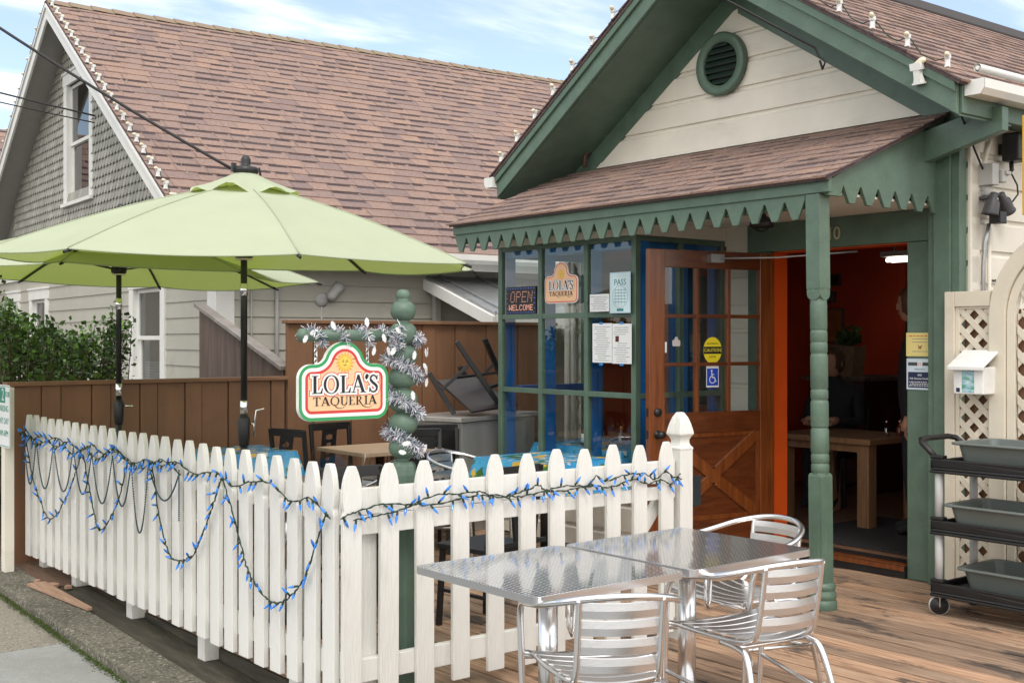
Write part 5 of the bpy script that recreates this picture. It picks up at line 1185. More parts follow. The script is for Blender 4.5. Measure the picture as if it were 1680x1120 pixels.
def make_black_chair(label, loc, rz, wide=False, group='black cut-out back chairs', rot=None):
    t = thing('black_chair', label, 'chair', loc, rz, group)
    if rot: t.rotation_euler = rot
    def ob(n, mb, mt=m_blackmetal, bv=.003): return obj(n, mb, mt, t, bv, world=False)
    m_ = MB(); m_.prism(rrect(.205,.20,.03), .435, .462); ob('seat', m_, m_black)
    for s in (-1,1):
        m_ = MB(); m_.beam((s*.18,-.18,.44),(s*.187,-.235,.90),.028,.028,(0,1,0)); m_.beam((s*.18,-.18,.44),(s*.188,-.25,.0),.028,.028,(0,1,0)); ob('leg', m_)
        m_ = MB(); m_.beam((s*.175,.17,.44),(s*.188,.19,.0),.028,.028,(0,1,0)); ob('leg', m_)
        m_ = MB(); m_.beam((s*.183,-.22,.2),(s*.183,.18,.2),.018,.018); ob('stretcher', m_)
    m_ = MB(); m_.beam((-.18,.182,.28),(.18,.182,.28),.018,.018); ob('stretcher', m_); m_ = MB(); m_.beam((-.18,-.205,.30),(.18,-.205,.30),.018,.018); ob('stretcher', m_)
    m_ = MB(); tl = Tr(0,-.232,.865) @ Rx(-.12) @ Tr(0,0,-.865); m_.m = tl
    m_.box((-.19,-.012,.845),(.19,.012,.905)); ob('top_rail', m_)
    m_ = MB(); m_.m = tl; hw_ = .15 if wide else .068; hh = .056 if wide else .032
    holed(m_, -hw_, hw_, .50, .845, [(0,.60,hh*.8,.018),(0,.66,hh,.02),(0,.72,hh*.9,.02),(0,.785,hh*1.2,.024)] if not wide else [(0,.62,.03,.016),(0,.69,.038,.02),(0,.77,.055,.024)], -.008, .008); m_.box((-.18,-.01,.475),(.18,.01,.499)); ob('splat', m_, m_blackmetal, 0)
    return t
make_black_chair('black chair seen edge on at the street end of the clear covered table', (4.55,8.30,0), -PI/2+.25)
make_black_chair('black chair facing the viewer behind the clear covered table', (4.95,8.42,0), PI+.08)
make_black_chair('black wide backed chair between sign post and steel counter', (5.02,7.45,0), PI-.95+.5, True)
make_black_chair('black chair half hidden behind the wide backed black chair', (5.42,7.72,0), PI-.3)
make_black_chair('black chair just behind the pickets below the big blue tablecloth', (4.02,5.30,0), .15)
make_black_chair('black chair behind the pickets under the patterned table', (3.35,5.85,0), -.1)

# ------------------------------------------------------------------ covered tables
def make_table2(name, label, loc, rz, hx, hy, mt):
    t = thing(name, label, 'table', loc, rz); m_ = MB(); m_.box((-hx,-hy,.715),(hx,hy,.745)); obj('table_top', m_, mt, t, .004, world=False)
    m_ = MB(); m_.tube([(0,0,.03),(0,0,.714)], .035, 14); m_.lathe([(.22,.002),(.22,.012),(.05,.03)], 20); obj('pedestal', m_, m_blackmetal, t, world=False); return t
def drape(hx, hy, drop, flare, seed, nseg=16, wav=.018):
    rnd = random.Random(seed); m_ = MB(); ring_ = rrect(hx+.004,hy+.004,.012,2); P_ = []
    n = len(ring_)
    dense = []
    for i in range(n):
        a, b = V((*ring_[i],0)), V((*ring_[(i+1)%n],0)); k = max(1, int((b-a).length/.03))
        for j in range(k): dense.append(a.lerp(b,j/k))
    N_ = len(dense); vs = []; fs = []; rows = 8
    for j in range(rows+1):
        f = j/rows
        for i, p in enumerate(dense):
            d = V((p.x/hx, p.y/hy, 0)); cn = min(abs(d.x),abs(d.y)); out_ = V((p.x if abs(d.x) >= abs(d.y)-.05 else 0, p.y if abs(d.y) >= abs(d.x)-.05 else 0, 0)).normalized()
            w_ = wav*math.sin(i*.42+seed)*f*(.5+.5*math.sin(i*.11+1)); q = p+out_*(flare*f*(1+1.6*cn**6)+w_); vs.append((q.x,q.y,.7475-drop*f*(1+.10*cn**5)-(.002 if j else 0)))
    for j in range(rows):
        for i in range(N_): fs.append((j*N_+i, j*N_+(i+1)%N_, (j+1)*N_+(i+1)%N_, (j+1)*N_+i))
    m_.add(vs, fs, .5, True); m_.add([(p.x,p.y,.7476) for p in dense], [tuple(range(N_))]); return m_
make_table2('wood_table', 'pale wood topped table under clear vinyl beside the sign post', (4.98,7.95,0), 0, .36,.36, m_paletop)
tag(obj('vinyl_cover', (lambda m: (setattr(m,'v',[p+V((4.98,7.95,.001)) for p in m.v]), m)[1])(drape(.37,.37,.23,.05,2,wav=.012)), m_clear), 'clear vinyl cover draped over the pale wood table', 'table cover')
def cloth(label, loc, hx, hy, drop, seed):
    m_ = drape(hx,hy,drop,.04,seed); o = obj('tablecloth', m_, m_cloth); o.location = loc; return tag(o, label, 'tablecloth', 'blue printed oilcloths')
make_table2('wood_table', 'wood table under the big blue printed tablecloth', (5.47,6.52,0), 0, .35,.35, m_paletop); cloth('big blue printed oilcloth on the table before the bay window', (5.47,6.52,0), .36,.36,.25,1)
make_table2('wood_table', 'wood table under the blue cloth behind the near umbrella pole', (4.0,8.42,0), 0, .33,.30, m_paletop); cloth('blue printed oilcloth seen behind the near umbrella pole', (4.0,8.42,0), .34,.31,.24,3)
make_table2('wood_table', 'wood table inside the bay window', (6.60,7.05,.0), 0, .36,.50, m_paletop); cloth('blue printed oilcloth on the table inside the bay window', (6.60,7.05,0), .37,.51,.16,5)

# stainless counter and the chair upturned on it
RC = .30
ct = thing('steel_counter', 'stainless steel counter beside the bay window with a chair on top', 'counter', (5.70,7.86,0), RC)
m_ = MB(); m_.prism([(0,0),(1.15,0),(1.15,.62),(0,.62)], .91, .95); obj('counter_top', m_, m_stainless, ct, .006, world=False)
m_ = MB(); m_.box((.04,.02,.0),(1.12,.6,.905)); obj('cabinet', m_, m_stainless, ct, .004, world=False)
m_ = MB(); m_.box((.012,.05,.06),(.0395,.57,.86)); obj('dark_side', m_, m_black, ct, .003, world=False)
def make_upturned():
    t = thing('upturned_chair', 'black metal chair turned upside down on the steel counter', 'chair', (6.06,8.16,.955), .15); t.scale = (1.28,1.2,1.0)
    def ob(n, mb, mt=m_blackmetal): return obj(n, mb, mt, t, .002, world=False)
    m_ = MB(); vs = [(-.19,-.17,.025),(.21,-.19,.06),(.17,.20,.30),(-.17,.20,.27)]; n = V((0,-.5,.85))*.02
    m_.add([V(v) for v in vs]+[V(v)+n for v in vs], [(0,1,2,3),(7,6,5,4),(0,4,5,1),(1,5,6,2),(2,6,7,3),(3,7,4,0)]); ob('seat', m_, mat('brown_seat_underside', (.030,.024,.022), .5))
    def bar(n, a, b, w_=.026): m_ = MB(); m_.beam(a, b, w_*1.3, w_*1.1); ob(n, m_)
    A1, A2 = (-.02,-.30,.66), (.02,-.02,.02); 
    bar('leg', (-.19,-.02,.62), (.10,-.20,.005), .03); bar('leg', (.21,.12,.64), (.42,.02,.02), .03)
    bar('leg', (-.33,.10,.36), (-.19,-.0,.01), .03); bar('leg', (.10,.26,.40), (.24,.18,.03), .03)
    bar('stretcher', (-.105,-.07,.435), (-.265,.055,.205), .022); bar('stretcher', (.28,.085,.43), (.16,.22,.2), .022)
    bar('stretcher', (-.165,.0,.315), (.32,.06,.35), .02); bar('seat_frame', (-.005,-.14,.23),(.18,-.12,.27), .024); bar('seat_frame', (.18,-.12,.27),(.30,-.10,.05), .024)
    bar('back_rail', (.10,-.20,.02),(.42,.02,.02), .03)
make_upturned()

# ------------------------------------------------------------------ bus cart and tubs
CX, CY = 6.19, 3.90
cart = thing('utility_cart', 'black three shelf utility cart with silver posts beside the lattice', 'cart', (CX,CY,0))
LW, LD = .86, .44   # length along -Y, depth along +X
for z in (.125,.485,.84):
    m_ = MB(); y1, y0, x0, x1 = CY, CY-LW, CX, CX+LD
    m_.box((x0,y0,z),(x1,y1,z+.02))
    for a, b in (((x0,y0,z+.02),(x0+.02,y1,z+.065)),((x1-.02,y0,z+.02),(x1,y1,z+.065)),((x0+.02,y1-.02,z+.02),(x1-.02,y1,z+.055)),((x0+.02,y0,z+.02),(x1-.02,y0+.02,z+.055))): m_.box(a, b)
    m_.box((x0-.004,y0,z-.018),(x0+.03,y1+.004,z-.001)); m_.box((x0-.004,y1-.08,z+.0655),(x0+.05,y1+.002,z+.085)); obj('shelf', m_, m_black, cart, .006)
for x in (CX+.035, CX+LD-.035):
    for y in (CY-.035, CY-LW+.035):
        m_ = MB(); m_.tube([(x,y,.145),(x,y,.484)], .0235, 16); m_.tube([(x,y,.506),(x,y,.839)], .0235, 16); obj('post', m_, m_lightgrey, cart)
        m_ = MB(); m_.lathe([(.052,-.014),(.052,.014)], 24, Tr(x,y,.055) @ Rz(2.25) @ Rx(PI/2)); m_.lathe([(.03,-.017),(.03,.017)], 16, Tr(x,y,.055) @ Rz(2.25) @ Rx(PI/2)); wh = obj('wheel', m_, mat('caster_black', (.02,.02,.022), .5), cart)
        m_ = MB()
        M_ = Tr(x,y,.055) @ Rz(2.25) @ Rx(PI/2); m_.tube([M_ @ V((.049*math.cos(2*PI*i/24),.049*math.sin(2*PI*i/24),0)) for i in range(24)], .011, 8, True); obj('tyre', m_, m_lightgrey, wh)
        m_ = MB(); c, s = math.cos(2.25), math.sin(2.25)
        for q in (-.022,.022): m_.beam((x-s*q,y+c*q,.05),(x-s*q,y+c*q,.12),.025,.004,(c,s,0))
        m_.box((x-.035,y-.035,.105),(x+.035,y+.035,.112)); obj('fork', m_, m_chrome, wh)
m_ = MB(); hz = .925
m_.tube([(CX+.03,CY-.02,.905),(CX+.025,CY+.03,.955),(CX+.03,CY+.075,.99),(CX+.06,CY+.095,1.005),(CX+.14,CY+.095,1.01),(CX+.34,CY+.095,1.01),(CX+.40,CY+.08,1.0),(CX+.415,CY+.03,.96),(CX+.41,CY-.02,.905)], .017, 12); obj('handle', m_, m_black, cart)
def tub(label, x, y, z):
    t = thing('bus_tub', label, 'tub', (x,y,z), 0, 'grey bus tubs on the cart'); 
    def rr_(a, b, zz): return [(px,py,zz) for px,py in rrect(a,b,.045,5)]
    L0, L1 = (.165,.235), (.195,.262); lev = [rr_(L0[0],L0[1],.003), rr_(L0[0]+.012,L0[1]+.011,.05), rr_(L1[0],L1[1],.13), rr_(L1[0]+.022,L1[1]+.022,.132), rr_(L1[0]+.022,L1[1]+.022,.142), rr_(L1[0]-.004,L1[1]-.004,.143), rr_(L0[0]-.004,L0[1]-.004,.012)]
    n = len(lev[0]); vs = [V(p) for l in lev for p in l]; fs = [tuple(range(n))[::-1]]
    for j in range(len(lev)-1): fs += [(j*n+i, j*n+(i+1)%n, (j+1)*n+(i+1)%n, (j+1)*n+i) for i in range(n)]
    fs.append(tuple(range((len(lev)-1)*n, len(lev)*n))); m_ = MB(); m_.add(vs, fs); obj('basin', m_, m_tub, t, .002, world=False)
    m_ = MB(); o = rrect(L1[0]+.026,L1[1]+.026,.05,5); m_.tube([(px,py,.137) for px,py in o], .0075, 8, True); obj('rim', m_, m_tub, t, world=False)
tub('grey bus tub on the top shelf of the cart', CX+.235, 3.50, .862); tub('grey bus tub on the middle shelf of the cart', CX+.205, 3.53, .507); tub('grey bus tub on the bottom shelf of the cart', CX+.25, 3.475, .147)

# ------------------------------------------------------------------ cream lattice screen with arched gate
def clip_poly(P_, x0, x1, y0, y1):
    for ax, v, s in ((0,x0,1),(0,x1,-1),(1,y0,1),(1,y1,-1)):
        o = []
        for i in range(len(P_)):
            a, b = P_[i-1], P_[i]; da, db = (a[ax]-v)*s, (b[ax]-v)*s
            if (da >= 0) != (db >= 0):
                k = da/(da-db); o.append((a[0]+(b[0]-a[0])*k, a[1]+(b[1]-a[1])*k))
            if db >= 0: o.append(b)
        P_ = o
        if len(P_) < 3: return []
    return P_
def lattice(mb, M, x0, x1, y0, y1, pitch=.083, w_=.036, keep=None):
    d = w_/math.sqrt(2); S = pitch*math.sqrt(2)
    for sgn, za, zb in ((1,-.014,-.0075),(-1,-.007,.0)):
        c = (y0-x1 if sgn == 1 else y0+x0)
        c -= S
        while c < (y1-x0 if sgn == 1 else y1+x1)+S:
            A_, B_ = x0-.5, x1+.5; P_ = [(A_,c+sgn*A_-d),(B_,c+sgn*B_-d),(B_,c+sgn*B_+d),(A_,c+sgn*A_+d)]
            q = clip_poly(P_, x0, x1, y0, y1)
            if len(q) >= 3: mb.prism(q, za, zb, M)
            c += S
ls = thing('lattice_screen', 'cream lattice screen with arched gate opening beside the restaurant', 'screen', (6.88,3.8,0)); ML = fX(6.88,0,0)
m_ = MB()
m_.prism(rectp(-4.222,.02,-4.155,1.895),-.03,.02,ML); m_.prism(rectp(-4.154,.02,-4.128,1.80),-.03,.006,ML); m_.prism(rectp(-4.154,1.80,-3.915,1.895),-.03,.0195,ML); m_.prism(rectp(-4.127,1.785,-3.925,1.7995),-.03,.006,ML); m_.prism(rectp(-3.935,.02,-3.916,1.7845),-.03,.006,ML); m_.prism(rectp(-4.127,.02,-3.936,.16),-.03,.0195,ML)
fr_ = obj('frame', m_, m_lattice, ls, .003)
m_ = MB(); lattice(m_, ML, -4.135, -3.928, .15, 1.79); obj('lattice', m_, m_lattice, ls)
m_ = MB(); cxA, czA = -3.36, 1.73
def archband(r0, r1, z0, dz0, dz1):
    o = [(cxA+r0*math.cos(math.radians(a)), czA+r0*math.sin(math.radians(a))) for a in range(180,-1,-6)]; i_ = [(cxA+r1*math.cos(math.radians(a)), czA+r1*math.sin(math.radians(a))) for a in range(0,181,6)]
    m_.prism([(cxA-r0,z0)]+o+[(cxA+r0,z0),(cxA+r1,z0)]+i_+[(cxA-r1,z0)], dz0, dz1, ML)
archband(.555,.452,.02,-.04,.03); archband(.448,.395,.02,-.035,.012); obj('arch', m_, m_lattice, ls, .003)
m_ = MB(); lattice(m_, ML, cxA-.385, cxA+.385, .10, czA+.02, .10, .04); m_.prism(rectp(cxA-.385,.06,cxA+.385,.13),-.03,.004,ML); gt = obj('gate', m_, m_lattice, ls)
m_ = MB(); m_.box((6.925,2.95,.02),(6.95,4.12,1.78)); obj('backing', m_, m_brown, ls)
m_ = MB()
for k in range(14):
    x = cxA-.36+k*.055; h = math.sqrt(max(0,.385**2-(x-cxA)**2))
    if h > .06: lattice(m_, ML, x, x+.0545, czA+.021, czA+.02+h, .10, .04)
obj('lattice', m_, m_lattice, ls)
# flyer box
fb = thing('flyer_box', 'white plastic flyer box with sloping lid mounted on the cream lattice', 'box', (6.8,3.97,1.25)); MBx = fX(6.72,3.975,0)
m_ = MB(); P3 = [(-.098,1.258),(.098,1.258),(.105,1.425),(-.105,1.425)]
m_.prism(P3, -.148, 0, MBx); obj('body', m_, m_clip, fb, .006)
m_ = MB(); vs = [(6.685,3.855,1.432),(6.685,4.095,1.432),(6.870,4.095,1.53),(6.870,3.855,1.53)]; m_.add(vs+[(x,y,z-.016) for x,y,z in vs], [(0,1,2,3),(7,6,5,4),(0,4,5,1),(1,5,6,2),(2,6,7,3),(3,7,4,0)]); m_.box((6.682,3.853,1.405),(6.690,4.097,1.430)); obj('lid', m_, m_clip, fb, .004)
fl = mat('flyer_print', (.10,.32,.42), .4, col2=(.62,.80,.85), scale=18, stretch=(1,1,2.2), dirt=((.05,.35,.14), 12, .52, .60, .9, (1,1,2)))
m_ = MB(); m_.prism(rectp(-.042,1.268,.040,1.418), .0008, .0014, MBx); pf = obj('flyer', m_, fl, fb)
m_ = MB(); m_.prism(rectp(-.041,1.402,.039,1.4175), .0016, .002, MBx); obj('flyer_heading', m_, m_navy, pf)
m_ = MB(); m_.prism(rectp(-.080,1.270,-.055,1.296), .0008, .0014, MBx); obj('label', m_, m_navy, fb)
# ------------------------------------------------------------------ signs in the bay window
ws = thing('window_sign', 'small sun emblem restaurant sign in the middle of the bay window', 'sign', (6.02,6.98,1.87)); lolas(ws, fX(6.03,6.982,1.872), .392, .215, .175, .105, .045, .012, False)
m_ = MB(); m_.prism(rectp(-.07,-.02,.07,-.002), 0, .012, fX(6.035,6.982,1.872)); obj('bracket', m_, m_lightgrey, ws)
F57 = {'O':"01110 10001 10001 10001 10001 10001 01110",'P':"11110 10001 10001 11110 10000 10000 10000",'E':"11111 10000 10000 11110 10000 10000 11111",'N':"10001 11001 10101 10101 10011 10001 10001",'W':"10001 10001 10001 10101 10101 11011 10001",'L':"10000 10000 10000 10000 10000 10000 11111",'C':"01110 10001 10000 10000 10000 10001 01110",'M':"10001 11011 10101 10101 10001 10001 10001"}
led = thing('led_sign', 'black LED sign reading OPEN WELCOME in the bay window', 'sign', (6.055,7.515,1.79)); MLd = fX(6.055,7.525,1.797) @ Matrix.Diagonal((.93,.95,1,1))
m_ = MB(); m_.prism(rectp(-.205,0,.205,.235), -.02, 0, MLd); obj('housing', m_, m_black, led, .003)
le1, le2 = emit('led_red_white', (.9,.45,.34), .22), emit('led_blue', (.14,.24,1), .35)
def dots(mb, s, x0, x1, y0, h, shear=.0):
    n = len(s)*6-1; px = (x1-x0)/n
    for i, c in enumerate(s):
        for r, rowb in enumerate(F57[c].split()):
            for k, b in enumerate(rowb):
                if b == '1': mb.lathe([(.0042,.0005),(.0028,.003)], 6, MLd @ Tr(x0+(i*6+k+.5)*px+shear*(6-r), y0+h*(6-r)/6, 0))
m_ = MB(); dots(m_, 'OPEN', -.15, .155, .105, .085, .002); obj('led_dots', m_, le1, led)
m_ = MB(); dots(m_, 'WELCOME', -.165, .17, .035, .042); obj('led_dots', m_, le1, led)
m_ = MB()
for k in range(11):
    for y in (.014,.219): m_.lathe([(.0045,.0005),(.003,.003)], 6, MLd @ Tr(-.18+.036*k,y,0))
for k in range(4):
    for x in (-.188,.188): m_.lathe([(.0045,.0005),(.003,.003)], 6, MLd @ Tr(x,.05+.043*k,0))
obj('led_dots', m_, le2, led)
def sheet(name, label, cat, M, x0, y0, x1, y1, mt, th=.001):
    t = thing(name, label, cat, (M @ V(((x0+x1)/2,y0,0)))[:]); m_ = MB(); m_.prism(rectp(x0,y0,x1,y1), 0, th, M); obj('sheet', m_, mt, t); return t
def lines(par, M, x0, x1, ys, h, mt, z=.0014, jag=0, seed=0, words=True):
    rnd = random.Random(seed); m_ = MB()
    for y in ys:
        x = x0+rnd.uniform(0,jag)
        xe = x1-rnd.uniform(0,jag)
        while x < xe:
            w_ = rnd.uniform(.4,1.4)*h*3 if words else xe-x; m_.prism(rectp(x,y,min(xe,x+w_),y+h), z, z+.0003, M); x += w_+h*.9
    obj('print_lines', m_, mt, par)
m_gtxt = mat('grey_print', (.16,.17,.18), .5); m_pass = mat('pale_blue_placard', (.50,.68,.76), .5, var=.04); m_teal = mat('teal_print', (.03,.22,.24), .5)
MW = fX(6.024,0,0)
ps = sheet('pass_placard', 'pale blue inspection placard headed PASS in the bay window', 'placard', MW, -6.436, 1.785, -6.216, 2.085, m_pass)
m_ = MB(); m_.prism(rectp(-6.426,1.795,-6.226,2.075), .0011, .0013, MW); obj('panel', m_, mat('placard_white', (.62,.76,.80), .5), ps)
text('lettering', 'PASS', .062, MW @ Tr(-6.326,2.01,.0016), m_teal, ps)
m_ = MB()
for q in ring(-6.326,1.905,.082,.082,.002,.002,0,360,36): m_.prism(q, .0016, .0019, MW)
for k in range(5): m_.prism(rectp(-6.39,1.865+.022*k,-6.262,1.868+.022*k), .0016, .0019, MW)
for k in range(4): m_.prism(rectp(-6.375+.032*k,1.85,-6.3735+.032*k,1.965), .002, .0023, MW)
m_.prism(rectp(-6.36,1.80,-6.29,1.818), .0016, .0019, MW); obj('print_lines', m_, m_teal, ps)
pc = sheet('permit_card', 'small white landscape permit card taped beside the PASS placard', 'card', MW, -6.655, 1.80, -6.442, 1.93, m_paper); lines(pc, MW, -6.645, -6.452, [1.815+.0135*k for k in range(8)], .004, m_gtxt, jag=.04, seed=3)
mn = sheet('paper_menu', 'left of two white menu pages taped in the bay window', 'menu', MW, -6.625, 1.42, -6.412, 1.712, m_paper); lines(mn, MW, -6.61, -6.43, [1.435+.0165*k for k in range(16)], .004, m_gtxt, jag=.05, seed=4)
mn = sheet('paper_menu', 'right white menu page with small dark square print', 'menu', MW, -6.408, 1.415, -6.205, 1.708, m_paper); lines(mn, MW, -6.395, -6.22, [1.43+.0165*k for k in range(16) if k not in (9,10,11)], .004, m_gtxt, jag=.05, seed=5)
m_ = MB(); m_.prism(rectp(-6.375,1.575,-6.338,1.618), .0014, .0017, MW); obj('photo', m_, mat('dark_red_print', (.10,.02,.015), .5, var=.5, scale=150), mn)
m_tape = mat('blue_tape', (.05,.22,.55), .6)
for x in (-6.53,-6.31):
    for y in (1.408,1.712): m_ = MB(); m_.prism(rectp(x-.02,y-.008,x+.02,y+.008), .0012, .0016, MW); tag(obj('tape_strip', m_, m_tape), 'strip of blue tape holding a menu page to the glass', 'tape', 'blue tape strips')

# stickers on the open door
MDo = MD @ Tr(0,0,.0035)
st_ = thing('caution_sticker', 'yellow oval AUTOMATIC CAUTION DOOR sticker on the open door glass', 'sticker', (MDo @ V((.56,1.43,0)))[:]); cxs, czs = .565, 1.515; m_y = mat('caution_yellow', (.82,.68,.02), .45, var=.03)
m_ = MB(); m_.prism([(cxs+.082*math.cos(2*PI*i/36), czs+.095*math.sin(2*PI*i/36)) for i in range(36)], 0, .0008, MDo); obj('disc', m_, m_y, st_)
m_ = MB(); m_.prism([(cxs-.079,czs-.026),(cxs+.079,czs-.026),(cxs+.079,czs+.026),(cxs-.079,czs+.026)], .0009, .0012, MDo); obj('band', m_, m_ink, st_)
text('lettering', 'CAUTION', .036, MDo @ Tr(cxs,czs,.0016), m_y, st_, sx=.92); text('lettering', 'AUTOMATIC', .018, MDo @ Tr(cxs,czs+.047,.0012), m_ink, st_); text('lettering', 'DOOR', .02, MDo @ Tr(cxs,czs-.048,.0012), m_ink, st_)
wc = thing('access_sticker', 'blue wheelchair symbol sticker below the yellow oval', 'sticker', (MDo @ V((.56,1.27,0)))[:]); cxs, czs = .565, 1.325; m_ab = mat('access_blue', (.01,.06,.50), .45)
m_ = MB(); m_.prism(rectp(cxs-.056,czs-.075,cxs+.056,czs+.085), 0, .0006, MDo); obj('backing', m_, m_paper, wc)
m_ = MB(); m_.prism(rectp(cxs-.050,czs-.064,cxs+.050,czs+.060), .0008, .0011, MDo); obj('field', m_, m_ab, wc)
m_ = MB(); z_ = .0013
def pz(P_): 
    for q in P_: m_.prism(q, z_, z_+.0003, MDo)
pz([[(cxs-.008+.008*math.cos(i*PI/6), czs+.042+.008*math.sin(i*PI/6)) for i in range(12)]]); pz(stroke([(cxs-.008,czs+.032),(cxs-.004,czs-.004),(cxs+.018,czs-.006),(cxs+.026,czs-.034),(cxs+.034,czs-.031)],.008)); pz(stroke([(cxs-.006,czs+.016),(cxs+.015,czs+.016)],.006)); pz(ring(cxs-.002,czs-.020,.028,.028,.006,.006,110,335,20)); obj('wheelchair_symbol', m_, m_paper, wc)
m_ = MB(); m_.prism([(x+.245,y+1.545) for x,y in smooth_outline(.07,.045,.03,.022,.012)], 0, .0006, MDo); tag(obj('shop_sticker', m_, mat('sticker_back', (.45,.43,.42), .6)), 'pale grey back of a small shaped sticker on the door glass', 'sticker')
m_ = MB(); m_.prism(rectp(.142,1.50,.162,1.575), 0, .0006, MDo); tag(obj('white_tag', m_, m_paper), 'small white strip label on the door glass near its free edge', 'sticker')

# notices on the right door casing
MCn = fX(6.9835,0,0)
yn = sheet('yellow_notice', 'yellow framed notice with small dark dog emblem on the green door casing', 'notice', MCn, -4.575, 1.482, -4.386, 1.637, mat('pale_yellow_card', (.74,.62,.24), .45, var=.05), .006)
lines(yn, MCn, -4.555, -4.40, [1.612], .008, mat('orange_print', (.62,.22,.05), .5), .0064, seed=1); lines(yn, MCn, -4.53, -4.41, [1.595,1.574,1.512], .004, m_gtxt, .0064, seed=2)
m_ = MB(); z_ = .0064
for q in (rectp(-4.482,1.536,-4.462,1.547), rectp(-4.482,1.526,-4.478,1.537), rectp(-4.467,1.526,-4.463,1.537), [(-4.464,1.545),(-4.456,1.547),(-4.458,1.556),(-4.465,1.555)], [(-4.482,1.545),(-4.488,1.556),(-4.485,1.558),(-4.479,1.547)]): m_.prism(q, z_, z_+.0003, MCn)
obj('dog_emblem', m_, mat('emblem_brown', (.20,.03,.01), .5), yn)
pl = sheet('historic_plaque', 'white and navy historic dwelling plaque below the yellow notice', 'plaque', MCn, -4.572, 1.262, -4.386, 1.466, mat('plaque_pale_blue', (.56,.66,.74), .45), .006)
m_ = MB(); m_.prism(rectp(-4.560,1.275,-4.39,1.378), .0062, .0066, MCn); obj('navy_panel', m_, m_navy, pl)
m_ = MB(); m_.prism(rectp(-4.560,1.420,-4.39,1.442), .0062, .0066, MCn); obj('dark_band', m_, mat('band_grey', (.05,.055,.06), .5), pl)
m_ = MB(); m_.prism([(-4.472+.019*math.cos(i*PI/12),1.431+.019*math.sin(i*PI/12)) for i in range(24)], .0067, .007, MCn); obj('seal', m_, m_paper, pl)
m_ = MB()
for q in ring(-4.472,1.431,.011,.011,.004,.004,0,360,16): m_.prism(q, .0072, .0075, MCn)
obj('seal', m_, mat('seal_red', (.4,.06,.05), .5), pl)
text('lettering', '410', .021, MCn @ Tr(-4.475,1.358,.007), m_paper, pl); text('lettering', 'Folk Victorian Dwelling', .0185, MCn @ Tr(-4.473,1.335,.007), m_paper, pl, sx=.86); text('lettering', 'Historic House', .012, MCn @ Tr(-4.475,1.398,.007), m_gtxt, pl)
lines(pl, MCn, -4.555, -4.40, [1.310,1.298,1.286], .005, m_paper, .0068, jag=.02, seed=8)

# parking sign at the left edge
pk = thing('parking_sign', 'white and green two hour parking sign on a pale post at the left edge', 'sign', (2.36,8.61,0)); MP = fX(2.35,8.62,.0)
m_ = MB(); m_.prism([(x,y+1.065) for x,y in rrect(.155,.215,.02)], 0, .003, MP); bd_ = obj('plate', m_, m_paper, pk)
m_gr = mat('sign_teal_green', (.01,.24,.17), .45)
m_ = MB(); O_ = [(x,y+1.065) for x,y in rrect(.148,.208,.016)]; I_ = [(x,y+1.065) for x,y in rrect(.143,.203,.013)]; n = len(O_)
for i in range(n): m_.prism([O_[i],O_[(i+1)%n],I_[(i+1)%n],I_[i]], .0031, .0034, MP)
m_.prism(rectp(-.125,1.155,.045,1.262), .0031, .0034, MP); obj('border', m_, m_gr, pk)
text('lettering', '2', .12, MP @ Tr(-.01,1.208,.004), m_paper, pk); text('lettering', 'HOUR', .055, MP @ Tr(.09,1.215,.0036), m_gr, pk, sx=.7)
for s_, z in (('PARKING',1.115),('ANY DAY',1.03),('9AM-6PM',.945)): text('lettering', s_, .062, MP @ Tr(0,z,.0036), m_gr, pk, sx=.95)
m_ = MB(); m_.box((2.355,8.62,zg(8.6)-.05),(2.42,8.70,1.26)); obj('post', m_, m_beige, pk, .003)

# ------------------------------------------------------------------ fixtures on the side wall
def fx(name, label, cat, loc): return thing(name, label, cat, loc)
t = fx('speaker', 'small black outdoor speaker under the eave of the side wall', 'speaker', (7.36,4.05,2.8))
m_ = MB(); m_.box((7.29,3.96,2.745),(7.43,4.08,2.93)); obj('cabinet', m_, m_black, t, .014); m_ = MB(); m_.box((7.34,4.08,2.80),(7.38,4.133,2.87)); m_.tube([(7.33,4.03,2.75),(7.32,4.02,2.69),(7.30,4.05,2.66)], .012, 8); obj('bracket', m_, m_black, t)
t = fx('junction_box', 'grey electrical junction box with outlet cover on the side wall', 'electrical box', (7.25,4.1,2.58))
m_ = MB(); m_.box((7.10,4.03,2.58),(7.18,4.132,2.72)); m_.box((7.185,4.01,2.60),(7.24,4.08,2.68)); m_.box((7.21,3.995,2.65),(7.27,4.05,2.675)); obj('box', m_, m_lightgrey, t, .006); m_ = MB(); m_.lathe([(.022,0),(.028,.02),(.028,.05),(.02,.07)], 14, Tr(7.14,4.085,2.51)); obj('fitting', m_, m_lightgrey, t)
t = fx('floodlight', 'twin grey outdoor flood lights below the junction box', 'light', (7.25,4.08,2.45))
m_ = MB(); m_.lathe([(.045,0),(.045,.02),(.02,.03)], 18, Tr(7.14,4.10,2.49)); m_.tube([(7.13,4.06,2.52),(7.24,4.05,2.52)], .014, 8); obj('mount', m_, m_grey, t)
for M_ in (Tr(7.12,4.03,2.53) @ Ry(.10) @ Rx(.15) @ Rx(PI), Tr(7.22,4.04,2.53) @ Ry(-.75) @ Rx(.1) @ Rx(PI)):
    m_ = MB(); m_.lathe([(.001,-.005),(.022,0),(.026,.04),(.045,.06),(.05,.13),(.056,.145),(.05,.145),(.046,.10)], 22, M_); obj('lamp_head', m_, m_grey, t)
m_ = MB(); m_.box((7.14,4.0,2.335),(7.22,4.08,2.41)); m_.tube([(7.17,4.05,2.40),(7.16,4.06,2.48)], .01, 6); obj('sensor', m_, m_black, t, .005)
